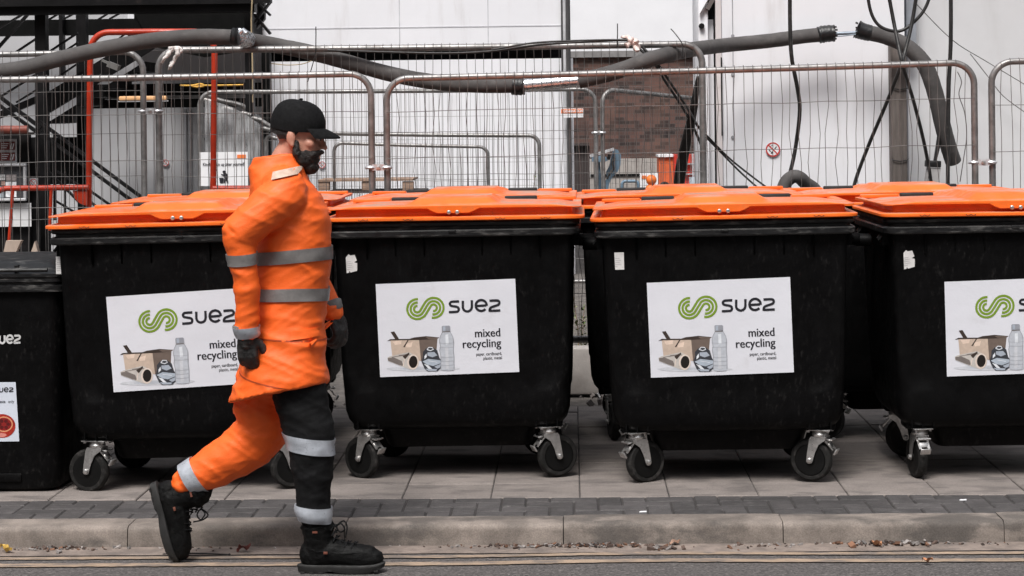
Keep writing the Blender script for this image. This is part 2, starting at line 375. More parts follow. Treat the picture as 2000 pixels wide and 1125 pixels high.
# setts: 100 x 200 in two-by-one herringbone along the kerb
bm = bm_new()
def sett(x0, x1, y0, y1):
    dz = rnd.uniform(-0.003, 0.002)
    g = 0.0025
    V = []
    for (ins, z) in ((0, -0.05), (0, -0.006), (0.005, 0.0)):
        V.append([(x0 + g + ins, y0 + g + ins, z + dz), (x1 - g - ins, y0 + g + ins, z + dz), (x1 - g - ins, y1 - g - ins, z + dz), (x0 + g + ins, y1 - g - ins, z + dz)])
    loft(bm, V, cap0=False, smooth=False)
u = 0.1065
ncol = 52
occ = {}
for a in range(-ncol, ncol):
    for r in range(-8, 8):
        # 90-degree herringbone tiling of the unit grid, clipped to four rows
        k = (a - r) % 4
        def put(cells):
            cells = [c for c in cells if 0 <= c[1] < 4]
            if not cells: return
            xs = [c[0] for c in cells]; ys = [c[1] for c in cells]
            sett(min(xs) * u, (max(xs) + 1) * u, Y_SETT0 + min(ys) * u, Y_SETT0 + (max(ys) + 1) * u)
        if k == 0: put([(a, r), (a + 1, r)])
        elif k == 3: put([(a, r), (a, r + 1)])
struct("sett_paving", bm, M_SETT, sharp=None)
# slabs
bm = bm_new()
cj = G(1133, 974).x; ys = [Y_SETT1 + 0.002, 9.77, 10.37, 10.97, 11.57, 12.17, 12.40]
for i in range(-22, 22):
    for a, b in zip(ys, ys[1:]):
        x0 = cj + i * 0.4; x1 = x0 + 0.4; g = 0.0022; dz = rnd.uniform(-0.0025, 0.0025); tx = rnd.uniform(-0.002, 0.002)
        V = []
        for (ins, z) in ((0, -0.05), (0, -0.004), (0.004, 0.0)):
            V.append([(x0 + g + ins, a + g + ins, z + dz - tx), (x1 - g - ins, a + g + ins, z + dz + tx), (x1 - g - ins, b - g - ins, z + dz + tx), (x0 + g + ins, b - g - ins, z + dz - tx)])
        loft(bm, V, cap0=False, smooth=False)
struct("pavement", bm, M_SLAB, sharp=None)
# site ground behind the pavement
bm = bm_new(); gx = [-150, -60, -30] + [-16 + 0.5 * i for i in range(65)] + [30, 60, 150]; gy = [12.40, 12.6, 12.9, 13.3, 13.8, 14.5, 16, 18, 20, 25, 32, 40, 60, 100, 200, 400]
def site_z(x, y):
    t = min(1, max(0, (y - 12.9) / 5)); return -0.02 + 0.25 * t * t * (3 - 2 * t) - 0.25 * min(1, max(0, (y - 24) / 16)) + 0.015 * mnoise.noise((x * 1.1, y * 1.1, 0))
V = [[bm.verts.new((x, y, site_z(x, y))) for x in gx] for y in gy]
for j in range(len(gy) - 1):
    for i in range(len(gx) - 1): bm.faces.new((V[j][i], V[j][i + 1], V[j + 1][i + 1], V[j + 1][i]))
struct("site_ground", bm, M_SITE)

# ------------------------------------------------------------------ recycling containers
BW = 0.6                                   # half width of the rim
def body_hy(z): return 0.425 + 0.0688 * (z - 0.40)
def make_body():
    bm = bm_new(); rings = []
    def ring(hx, hy, r, z, ribs=0.0):
        pts = []
        for (x, y) in rrect(hx, hy, r, 6, 40):
            if ribs and abs(abs(y) - hy) < 1e-4:
                a = abs(x)
                k = 1.0 if 0.385 < a < hx - r else (max(0, 1 - abs(a - 0.385) / 0.012) if a <= 0.385 else 0)
                y -= math.copysign(ribs * k, y)
            if ribs and abs(abs(x) - hx) < 1e-4 and abs(y) < 0.3: x += math.copysign(0.006, x)
            pts.append((x, y, z))
        return pts
    rings = [ring(.33, .30, .05, .145), ring(.345, .31, .06, .155), ring(.37, .33, .06, .235), ring(.43, .36, .07, .243), ring(.470, .385, .07, .25), ring(.497, .407, .07, .265),
             ring(.517, .418, .07, .29), ring(.531, .424, .07, .335), ring(.536, .428, .07, .41)]
    for z in (.43, .45, .52, .6, .75, .9, 1.05, 1.15, 1.165):
        t = (z - .41) / .75
        rings.append(ring(.536 + .024 * t, body_hy(z), (.07 if z < .44 else .06 if z < .5 else .034), z, 0.009 if .44 < z < 1.155 else 0))
    V = loft(bm, rings, smooth=True)
    # bottom lip that catches the light and the tapered ribs under the rim
    for s in (-1, 1):
        for i in range(-3, 4):
            if i == 0: continue
            x = i * 0.135
            prism(bm, [(-body_hy(1.06), 1.06), (-body_hy(1.16) - 0.010, 1.165), (-body_hy(1.16) + 0.01, 1.165), (-body_hy(1.06) + 0.01, 1.06)], x - 0.004, x + 0.004, to3=lambda p, y: Vector((y, p[0], p[1])))
        # lifting pins and their brackets
        lathe(bm, [(0.03, 0), (0.03, .07), (0.024, .078)], (s * .585, 0.0, 1.10), 16, 'X') if s > 0 else lathe(bm, [(0.024, -.078), (0.03, -.07), (0.03, 0)], (s * .585, 0.0, 1.10), 16, 'X')
        for yy in (-0.33, 0.33):
            tube(bm, [(s * .56, yy - .03, 1.165), (s * .60, yy - .03, 1.12), (s * .60, yy + .03, 1.12), (s * .56, yy + .03, 1.165)], 0.008, 6)
            box(bm, (s * .572, yy, 1.13), (.03, .10, .07))
    for cx in (-.42, .42):
        for yy in (-.30, .30):
            box(bm, (cx, yy, .262), (.15, .15, .05), bevel=0.012)
            for dx in (-.05, 0, .05): box(bm, (cx + dx, math.copysign(.376, yy), .30), (.006, .07, .10))
    return finish("container_body", bm, M_BLACK, sharp=38)
def make_rim():
    bm = bm_new()
    rings = [[(x, y, z) for x, y in rrect(hx, hy, .055, 6, 24)] for hx, hy, z in
             ((.556, .474, 1.150), (.592, .505, 1.152), (.597, .510, 1.158), (.597, .510, 1.180), (.592, .505, 1.186), (.576, .489, 1.190), (.576, .489, 1.199), (.590, .503, 1.203), (.594, .508, 1.209), (.594, .508, 1.219), (.588, .502, 1.224), (.53, .45, 1.224))]
    loft(bm, rings, cap0=False)
    box(bm, (0.0, -.511, 1.178), (.035, .012, .012), bevel=.003)
    return finish("container_rim", bm, M_RIM, sharp=30)
def sstep(a, b, x):
    t = min(1, max(0, (x - a) / (b - a))); return t * t * (3 - 2 * t)
def lid_z(x, y):
    ax = abs(x)
    z = 1.292 + 0.005 * (1 - (ax / .6) ** 2)
    crown = 0.005 * (1 - min(1, max(0, ax - .17) / .40))
    hump = (1 - min(1, max(0, ax - .165) / .05)) * 0.031
    fade = sstep(-.51, -.42, y) * (1 - 0.45 * sstep(.0, .4, y))
    z += (crown * 0.9 + hump) * fade
    z -= 0.006 * sstep(-.1, .4, y) + 0.011 * sstep(.45, .59, ax)
    well = sstep(.165, .215, ax) * (1 - sstep(.56, .59, ax)) * sstep(.26, .30, y) * (1 - sstep(.44, .47, y))
    z -= 0.010 * well
    return z
def make_lid():
    bm = bm_new(); HX, HY, RR = .592, .515, .06; NC, NS = 8, 44
    def ring(o, zf):
        out = []
        for (x, y) in rrect(HX + o, HY + o, max(.01, RR + o), NC, NS):
            z = zf(x, y) if callable(zf) else zf
            out.append((x, y, z))
        return out
    def tab(x, y): return (1 - sstep(.075, .125, abs(x))) if y < -HY + .03 else 0.0
    lipb = lambda x, y: 1.283 - 0.022 * tab(x, y)
    rings = [ring(-.04, 1.226), ring(.014, 1.224), ring(.020, 1.228), ring(.020, 1.238), ring(.014, 1.242), ring(-.026, 1.245), ring(-.036, 1.252),
             ring(-.038, lambda x, y: 1.277 - .022 * tab(x, y)), ring(-.034, lambda x, y: lipb(x, y) - .002), ring(.0, lambda x, y: lipb(x, y) - .003), ring(.006, lipb), ring(.006, lambda x, y: lid_z(x, y) - .004), ring(.002, lid_z)]
    for s in (.99, .975, .95, .92, .88, .84, .8, .76, .72, .68, .64, .6, .56, .52, .48, .44, .4, .36, .32, .28, .24, .2, .16, .12, .08, .04):
        rings.append([(x * s, y * s, lid_z(x * s, y * s)) for (x, y) in rrect(HX, HY, RR, NC, NS)])
    loft(bm, rings, cap0=False)
    # rear hinge ledges
    for s in (-1, 1): box(bm, (s * .475, .47, 1.287), (.19, .05, .018), bevel=.004)
    # black arcs that paint the shade of moulded drain notches along the flange
    for x in (-.42, -.21, .22, .43):
        for d in (-.012, .012):
            tube(bm, [(x + d - .011, -.536, 1.236), (x + d - .006, -.538, 1.231), (x + d, -.539, 1.229), (x + d + .006, -.538, 1.231), (x + d + .011, -.536, 1.236)], .0011, 5, mi=1)
    return finish("container_lid", bm, [M_LID, M_INK], sharp=30)
def make_grip():
    bm = bm_new(); box(bm, (.29, .452, 1.289), (.165, .045, .028), bevel=.006); box(bm, (.29, .43, 1.283), (.15, .02, .014)); return finish("hinge_grip", bm, M_GRIP)
def make_screws():
    bm = bm_new(); lathe(bm, [(.0095, 0), (.0095, -.004), (.006, -.007)][::-1], (0, -.522, 1.263), 14, 'Y'); return finish("lid_screw", bm, M_ZINC)
def make_wheel():
    bm = bm_new()
    lathe(bm, [(.060, -.019), (.074, -.022), (.090, -.021), (.097, -.014), (.100, -.006), (.100, .006), (.097, .014), (.090, .021), (.074, .022), (.060, .019)], (0, 0, 0), 40, 'Y', 0)
    lathe(bm, [(.073, -.023), (.070, -.023), (.066, -.014), (.026, -.014), (.022, -.027), (.022, .027), (.026, .014), (.066, .014), (.070, .023), (.073, .023)], (0, 0, 0), 32, 'Y', 1)
    for k in range(5):
        a = 2 * math.pi * k / 5
        for s in (-1, 1): box(bm, (.045 * math.cos(a), s * .016, .045 * math.sin(a)), (.042, .008, .006), Matrix.Rotation(-a, 3, 'Y'), 1)
    return finish("wheel", bm, [M_TYRE, M_HUB], sharp=40)
def make_fork():
    bm = bm_new()
    box(bm, (0, 0, .2405), (.118, .092, .005), bevel=.0015)
    for dx in (-.046, .046):
        for dy in (-.034, .034): lathe(bm, [(.007, 0), (.007, -.008)][::-1], (dx, dy, .238), 8)
    lathe(bm, [(.030, .206), (.036, .210), (.039, .219), (.036, .226), (.030, .238)], (0, 0, 0), 20)
    for s in (-1, 1):
        poly = [(-.061, .094), (-.055, .086), (-.045, .083), (-.035, .087), (-.030, .097), (-.018, .135), (.000, .172), (.034, .196), (.036, .210), (-.036, .210), (-.044, .198), (-.056, .13)]
        prism(bm, poly, s * .030 - .0022, s * .030 + .0011)
        lathe(bm, [(.011, 0), (.011, .008), (.006, .011)] if s > 0 else [(.006, -.011), (.011, -.008), (.011, 0)], (-.045, s * .032, .10), 10, 'Y')
    box(bm, (0, 0, .207), (.074, .062, .006))
    return finish("caster", bm, M_ZINC, sharp=35)
def make_brake():
    bm = bm_new()
    for s in (-1, 1): beam(bm, (.026, s * .022, .196), (.066, s * .02, .150), .004, .012)
    beam(bm, (.030, 0, .200), (.058, 0, .192), .005, .046); box(bm, (.052, 0, .168), (.006, .040, .026), Matrix.Rotation(R(-25), 3, 'Y'), bevel=.002)
    box(bm, (.076, 0, .140), (.008, .050, .030), Matrix.Rotation(R(30), 3, 'Y'), bevel=.003)
    tube(bm, [(.05, -.03, .197), (.062, -.03, .196), (.062, .03, .196), (.05, .03, .197)], .003, 6)
    return finish("brake_pedal", bm, M_ZINC)

# -- the printed sheet on the front, drawn in the sheet's own plane (u right, v up, metres)
KP = 0.655 / 1405
def C(x, y):
    t = (y - (128 - 0.0363 * (x - 67))) / 945
    return ((x - 67 - 46 * t - 702) * KP, (472 - t * 945) * KP)
def Cs(l): return [C(*p) for p in l]
def arc(c, r, a0, a1, n=24): return [(c[0] + r * math.cos(R(a0 + (a1 - a0) * k / n)), c[1] - r * math.sin(R(a0 + (a1 - a0) * k / n))) for k in range(n + 1)]
def make_logo(mats, z, sc=1.0):
    bm = bm_new(); c1 = (487, 380); c2 = (651, 367); R0 = 67
    D = math.dist(c1, c2); base = math.degrees(math.atan2(-(c2[1] - c1[1]), c2[0] - c1[0]))
    beta = math.degrees(math.acos(2 * R0 / D))
    for k in (-1, 0, 1):
        ra = R0 + k * 34; rb = R0 - k * 34
        pts = arc(c1, ra, 86, 360 + base - beta) + arc(c2, rb, 180 + base - beta, -100)
        ribbon(bm, Cs(pts), 22 * KP, z)
    return bm
def letters(bm, z, wd=24, mi=0, xf=lambda p: C(*p)):
    L = [[(908, 303), (850, 305), (828, 309), (816, 322), (818, 338), (832, 348), (880, 357), (898, 366), (905, 382), (900, 398), (884, 408), (806, 412)],
         [(946, 297), (946, 362)] + arc((991, 360), 45, 180, 360, 16)[1:] + [(1037, 357), (1036, 292)],
         [(1080, 350), (1180, 345)], arc((1131, 345), 55, -3, 320, 30),
         [(1213, 297), (1284, 294), (1306, 300), (1314, 316), (1308, 332), (1292, 342), (1240, 360), (1222, 372), (1216, 390), (1220, 399), (1324, 395)]]
    for li, l in enumerate(L):
        q = smoothpath([Vector((p[0], p[1], 0)) for p in l], 3); ribbon(bm, [xf((p.x, p.y)) for p in q], wd * KP, z + .00008 * li, mi)
def make_poster():
    bm = bm_new(); nu, nv = 24, 16; V = []
    for j in range(nv + 1):
        row = []
        for i in range(nu + 1):
            a = (i / nu - .5) * .655; b = (j / nv - .5) * .441
            row.append(bm.verts.new((a, b, 0.0005 * mnoise.noise((a * 14, b * 14, 2)))))
        V.append(row)
    for j in range(nv):
        for i in range(nu): bm.faces.new((V[j][i], V[j][i + 1], V[j + 1][i + 1], V[j + 1][i]))
    p = finish("poster", bm, M_PAPER)
    finish("emblem", make_logo(None, .0011), M_GREEN, p, sharp=None)
    bm = bm_new(); letters(bm, .0011); finish("brand_lettering", bm, M_INK, p, sharp=None)
    bm = bm_new()
    def bold(s_, size, x_, y_, sx, d):
        for q in (-1, 0, 1): text_bm(bm, s_, size, x_ + q * d, y_, .0011 + .00006 * q, sx=sx)
    x, y = C(1330, 657); bold("mixed", .0565, x, y, .88, .0011)
    x, y = C(1334, 762); bold("recycling", .0565, x, y, .91, .0011)
    x, y = C(1342, 845); [text_bm(bm, "paper, cardboard,", .0212, x + q, y, .0011 + q * .2, sx=.80) for q in (0, .0005)]
    x, y = C(1344, 888); [text_bm(bm, "plastic, metal", .0212, x + q, y, .0011 + q * .2, sx=.80) for q in (0, .0005)]
    finish("caption_lettering", bm, M_INK, p, sharp=None)
    # the printed picture: box, rolled newspaper, crushed can, bottle
    cols = [(.56, .54, .55), srgb(200, 180, 164), srgb(112, 98, 90), srgb(62, 52, 47), srgb(196, 190, 184), srgb(120, 112, 108), srgb(222, 207, 196), srgb(30, 25, 23), srgb(58, 60, 66), srgb(176, 186, 198), srgb(225, 229, 235), srgb(190, 194, 202), srgb(150, 152, 160), srgb(228, 205, 188), srgb(170, 178, 190), srgb(206, 208, 214)]
    ms = [mat("print_colour", cols[0], .4, var=.04, vs=30)] + [mat("print_colour_%s" % chr(97 + i), c, .4, var=.08, vs=40) for i, c in enumerate(cols[1:])]
    bm = bm_new(); zz = [.0008]
    def pl(pts, mi): zz[0] += .00004; flat(bm, Cs(pts), zz[0], mi)
    def ln(pts, wd, mi): zz[0] += .00004; ribbon(bm, Cs(pts), wd * KP, zz[0], mi)
    def el(c, rx, ry, mi, rot=0): pl([(c[0] + rx * math.cos(a) * math.cos(rot) - ry * math.sin(a) * math.sin(rot), c[1] + rx * math.cos(a) * math.sin(rot) + ry * math.sin(a) * math.cos(rot)) for a in [2 * math.pi * k / 28 for k in range(28)]], mi)
    el((545, 985), 370, 26, 15); el((500, 985), 190, 14, 11)
    pl([(215, 688), (505, 686), (525, 905), (235, 862)], 1); pl([(505, 686), (692, 668), (682, 800), (640, 905), (525, 905)], 2)
    pl([(240, 710), (330, 695), (325, 735), (262, 745)], 13); pl([(365, 735), (440, 715), (430, 765), (380, 770)], 13)
    pl([(218, 612), (255, 607), (304, 684), (268, 690)], 3); pl([(182, 704), (215, 684), (505, 682), (505, 694), (225, 698)], 3)
    pl([(382, 690), (455, 668), (575, 655), (712, 668), (688, 682), (600, 690), (505, 694)], 3); pl([(570, 664), (705, 670), (690, 682), (600, 684)], 2)
    pl([(345, 765), (392, 690), (400, 696), (360, 768)], 3)
    pl([(186, 872), (215, 858), (375, 822), (405, 818), (470, 848), (455, 992), (410, 992), (190, 905)], 4)
    pl([(190, 876), (250, 870), (330, 905), (350, 960), (300, 945), (192, 902)], 5); ln([(230, 868), (350, 850), (420, 845)], 7, 5); ln([(300, 850), (390, 838)], 6, 5); ln([(360, 880), (345, 960)], 9, 6); pl([(340, 860), (405, 820), (410, 835), (365, 890)], 3)
    el((445, 918), 58, 78, 6, .06); el((447, 916), 43, 62, 7, .06)
    pl([(545, 815), (575, 780), (640, 765), (690, 800), (712, 875), (744, 925), (722, 985), (692, 1012), (592, 1012), (562, 985), (530, 912), (545, 860)], 8)
    pl([(540, 912), (600, 885), (720, 900), (738, 925), (650, 958), (590, 945)], 9); pl([(555, 935), (600, 950), (640, 990), (600, 985)], 10); pl([(735, 932), (660, 965), (690, 985), (715, 975)], 14)
    pl([(590, 820), (660, 815), (690, 850), (640, 870), (590, 850)], 14); ln([(585, 790), (605, 768), (640, 770), (650, 790), (620, 802), (585, 790)], 9, 10); pl([(560, 860), (580, 830), (585, 865), (560, 890)], 10); ln([(600, 905), (690, 920)], 5, 10); pl([(570, 985), (690, 990), (680, 1008), (600, 1008)], 14)
    bottle = [(742, 606), (738, 622), (722, 650), (710, 690), (708, 725), (718, 745), (718, 765), (712, 800), (724, 850), (724, 990), (742, 1003), (800, 1006), (850, 1002), (864, 990), (862, 850), (856, 800), (858, 765), (850, 745), (858, 720), (855, 680), (840, 645), (818, 618), (818, 604)]
    pl(bottle, 11); pl([(770, 640), (800, 636), (805, 735), (775, 740)], 10); pl([(770, 770), (800, 768), (806, 985), (776, 985)], 15)
    for i, y in enumerate((725, 748, 768, 848, 868, 888, 908, 928, 948, 968)): ln([(712 + (10 if i > 2 else 0), y), (785, y + 6), (858, y - 2)], 3.5, 12 if i % 2 == 0 else 15)
    ln([(712, 700), (722, 760), (714, 800), (726, 860), (727, 985)], 6, 12); ln([(853, 690), (852, 760), (852, 800), (858, 860), (860, 985)], 6, 12); ln([(742, 612), (720, 655), (711, 700)], 5, 12); ln([(822, 615), (846, 660), (854, 700)], 5, 12)
    pl([(734, 558), (742, 550), (808, 548), (818, 556), (820, 602), (736, 606)], 12); pl([(746, 556), (770, 554), (772, 602), (748, 603)], 14); ln([(738, 612), (818, 608)], 6, 5)
    finish("product_print", bm, ms, p, sharp=None)
    return p
def make_label(torn=False):
    bm = bm_new(); wv, hv = .062, .080
    out = [(-wv / 2, -hv / 2), (wv / 2, -hv / 2), (wv / 2, hv / 2), (-wv / 2, hv / 2)]
    if torn: out = [(-wv / 2, -hv / 2), (-.008, -hv / 2), (-.005, -hv / 2 + .008), (.0, -hv / 2), (wv / 2, -hv / 2 + .004), (wv / 2 + .006, .0), (wv / 2 - .008, .006), (wv / 2 + .006, .012), (wv / 2, hv / 2), (.01, hv / 2), (.003, hv / 2 + .007), (-.012, hv / 2 - .006), (-wv / 2, hv / 2 - .002)]
    flat(bm, out, 0)
    for i, (a, b) in enumerate(((-.026, .01), (-.026, .016), (-.026, .012), (-.026, .018), (-.026, .0))): ribbon(bm, [(a, .012 - i * .009), (b, .012 - i * .009)], .0011, .0008, 1)
    return finish("asset_label", bm, [M_LABEL, mat("faded_print", (.30, .29, .29), .6)], sharp=None)

def front_matrix(x, z, tilt=0.0, lift=.0045, rec=0.0):
    y = -(body_hy(z) - rec) - lift
    v = Vector((0, -.0688, 1)).normalized(); uu = Vector((1, 0, 0)); n = uu.cross(v)
    return Matrix.Translation((x, y, z)) @ Matrix((uu, v, n)).transposed().to_4x4() @ Matrix.Rotation(tilt, 4, 'Z')

CONT_PARTS = dict(body=make_body(), rim=make_rim(), lid=make_lid(), grip=make_grip(), screw=make_screws(), fork=make_fork(), wheel=make_wheel(), brake=make_brake(), poster=make_poster(), label=make_label(), torn=make_label(True))
BINGRP = "black recycling containers with orange lids"
def dupm(key, parent, M=None):
    c = copy_tree(CONT_PARTS[key], parent)
    if M is not None: c.matrix_local = M
    return c
def container(px, Y, rz, label, casters=(180, 0, 180, 0), poster=None, labels=(), roll=0.006, dz=0.0, xfix=None):
    c = P(px, 800, Y)
    t = thing("recycling_container", label, "recycling bin", (c.x if xfix is None else xfix, Y + .50, dz), rz, BINGRP)
    t.rotation_euler = (0, -roll, rz)
    b = dupm("body", t); dupm("rim", t); l = dupm("lid", t); l.matrix_local = Matrix.Translation((0, 0, .004)) @ Matrix.Rotation(rnd.uniform(-.003, .002), 4, "X") @ Matrix.Rotation(rnd.uniform(-.004, .004), 4, "Y") @ Matrix.Rotation(rnd.uniform(-.003, .003), 4, "Z")
    for s in (-1, 1):
        dupm("grip", l, Matrix.Translation((0 if s > 0 else -.58, 0, 0))); dupm("screw", l, Matrix.Translation((s * .0195, 0, 0)))
    for (x, y), a in zip(((-.425, -.345), (.425, -.345), (-.425, .33), (.425, .33)), casters):
        f = dupm("fork", t, Matrix.Translation((x, y, 0)) @ Matrix.Rotation(R(a), 4, 'Z'))
        dupm("wheel", f, Matrix.Translation((-.045, 0, .10))); dupm("brake", f)
    if poster: dupm("poster", t, front_matrix(poster[0], poster[1], poster[2]))
    for (k, x, z, ti, rec) in labels: dupm(k, t, front_matrix(x, z, ti, .003, rec))
    return t
# caster angle: 0 trails to the left with the brake to the right, 180 the other way round
c1 = container(354, 9.50, R(1.5), "black container with orange lid behind the walking worker", (-18, 200, 170, 10), (-.010, .705, .044), roll=.010)
c2 = container(893, 9.78, R(-0.4), "black container with whole poster and torn label right of the walking worker", (-35, 205, 170, 10), (-.035, .722, .022), (("torn", -.489, 1.03, .12, .009),), roll=.008)
c3 = container(1432, 9.61, R(-1.8), "black container between the two other containers whose posters show whole or cut off", (212, -22, 170, 10), (-.028, .730, .022), (("label", -.493, 1.045, .0, .009),), roll=.012)
c4 = container(1988, 9.68, R(0.4), "black container with an orange lid cut off by the right edge of the photo", (-80, 185, 170, 10), (.012, .715, .022), (("torn", -.490, 1.03, .14, .009),), roll=.006)
c3["label"] = "black container with whole poster and small upright label, third from left in front row"
r1 = container(440, 10.95, R(1.0), "orange lidded container standing behind the one the worker hides", (170, 10, 170, 10), roll=.008)
r2 = container(912, 11.02, R(-.5), "orange lidded container in the second row behind the torn label container", (170, 10, 170, 10), roll=.008)
r3 = container(1358, 11.0, R(-1), "orange lidded container in the second row behind the upright label container", (100, 10, 170, 10), roll=.008)
r4 = container(1800, 10.95, R(-.6), "orange lidded container in the second row at the right end", (20, 10, 170, 10), roll=.006, dz=.0)
for o in list(CONT_PARTS.values()):
    for ch in list(o.children): bpy.data.objects.remove(ch)
    bpy.data.objects.remove(o)

# ------------------------------------------------------------------ general waste bin at the left edge
def waste_bin():
    cx = P(122, 700, 9.60).x - .66
    t = thing("waste_bin", "low all black waste bin with white lettering, cut off by the left edge", "waste bin", (cx, 10.05, 0))
    bm = bm_new(); rings = []
    for (hx, hy, r, z) in ((.60, .40, .06, .004), (.625, .42, .07, .02), (.635, .43, .07, .10), (.655, .45, .06, .93)): rings.append([(x, y, z) for x, y in rrect(hx, hy, r, 6, 16)])
    loft(bm, rings); box(bm, (.33, -.425, .07), (.26, .02, .04), bevel=.006)
    finish("body", bm, M_BLACK, t)
    bm = bm_new()
    loft(bm, [[(x, y, z) for x, y in rrect(hx, hy, .05, 6, 16)] for hx, hy, z in ((.655, .45, .925), (.675, .475, .93), (.675, .475, .955), (.66, .46, .962), (.66, .46, .97), (.672, .472, .975), (.672, .472, .99), (.6, .4, .99))], cap0=False)
    finish("rim", bm, M_RIM, t)
    bm = bm_new()
    rings = [[(x, y, z) for x, y in rrect(hx, hy, .05, 6, 16)] for hx, hy, z in ((.67, .47, .992), (.675, .475, .998), (.675, .475, 1.012), (.65, .45, 1.02), (.60, .40, 1.055), (.56, .36, 1.065))]
    loft(bm, rings, cap0=False)
    for x in (-.3, 0, .3, .45): box(bm, (x, -.43, 1.035), (.012, .06, .03))
    tube(bm, [(-.55, -.47, 1.03), (.60, -.47, 1.03)], .010, 8)
    finish("lid", bm, M_RIM, t)
    bm = bm_new()
    def front(px, py, lift=.006):
        q = P(px, py, 9.61); return (q.x - cx, q.z)
    # white moulded lettering: the crop's letters scaled down
    k = 0.42
    def xf(p):
        a = front(41 - (1325 - p[0]) * .107, 671 - (412 - p[1]) * .135); return a
    bmL = bm_new(); letters(bmL, 0, 20, 0, xf)
    for v in bmL.verts: v.co = Vector((v.co.x, -(.43 + .02 * (v.co.y - .1) / .83) - .004, v.co.y))
    finish("brand_lettering", bmL, mat("white_moulded_letter", (.62, .62, .62), .5), t, sharp=None)
    q0 = front(-75, 863); q1 = front(36, 746)
    wv, hv = q1[0] - q0[0], q1[1] - q0[1]
    bm = bm_new(); flat(bm, [(0, 0), (wv, 0), (wv - .012, hv), (0, hv)], 0)
    ps = finish("poster", bm, mat("sticker_blue_white", (.62, .66, .74), .4, var=.04), t, sharp=None)
    zc = (q0[1] + q1[1]) / 2
    ps.matrix_local = Matrix.Translation((q0[0], -(.43 + .02 * (q0[1] - .1) / .83) - .004, q0[1])) @ Matrix.Rotation(R(90) + .024, 4, 'X')
    bm = bm_new()
    def xg(p): return (wv - .023 - (1325 - p[0]) * .00017, hv - .046 + (412 - p[1]) * .00017)
    letters(bm, .001, 10, 0, xg); finish("brand_lettering", bm, M_INK, ps, sharp=None)
    bm = bm_new(); text_bm(bm, "only", .0205, wv - .021, hv - .096, .001, sx=.8); text_bm(bm, "waste", .0205, wv - .061, hv - .096, .001, sx=.8); text_bm(bm, "waste", .0205, wv - .0603, hv - .096, .0011, sx=.8); finish("caption_lettering", bm, M_INK, ps, sharp=None)
    bm = bm_new()
    def disc(c, rx, ry, z, mi): flat(bm, [(c[0] + rx * math.cos(2 * math.pi * k / 30), c[1] + ry * math.sin(2 * math.pi * k / 30)) for k in range(30)], z, mi)
    cc = (wv - .078, .072)
    disc((cc[0], cc[1]), .062, .055, .001, 0); disc((cc[0] + .008, cc[1] + .008), .042, .036, .0013, 1); disc((cc[0] + .008, cc[1] + .008), .036, .030, .0016, 2)
    for a in range(0, 360, 60): disc((cc[0] + .008 + .020 * math.cos(R(a)), cc[1] + .008 + .017 * math.sin(R(a))), .009, .008, .0019, 3)
    disc((cc[0] - .01, cc[1] - .042), .03, .010, .0012, 4)
    finish("food_print", bm, [mat("print_red", srgb(165, 45, 32), .4, var=.3, vs=50), mat("print_peach", srgb(220, 150, 110), .4), mat("print_dark_red", srgb(140, 28, 26), .4), mat("print_deep_red", srgb(92, 16, 18), .4), mat("print_pink", srgb(205, 130, 120), .4)], ps, sharp=None)
    lb = make_label(); lb.parent = t; q = front(121, 517); lb.matrix_local = Matrix.Translation((q[0], -.478, q[1])) @ Matrix.Rotation(R(90), 4, 'X') @ Matrix.Diagonal((.6, 1, 1, 1))
    return t
waste_bin()

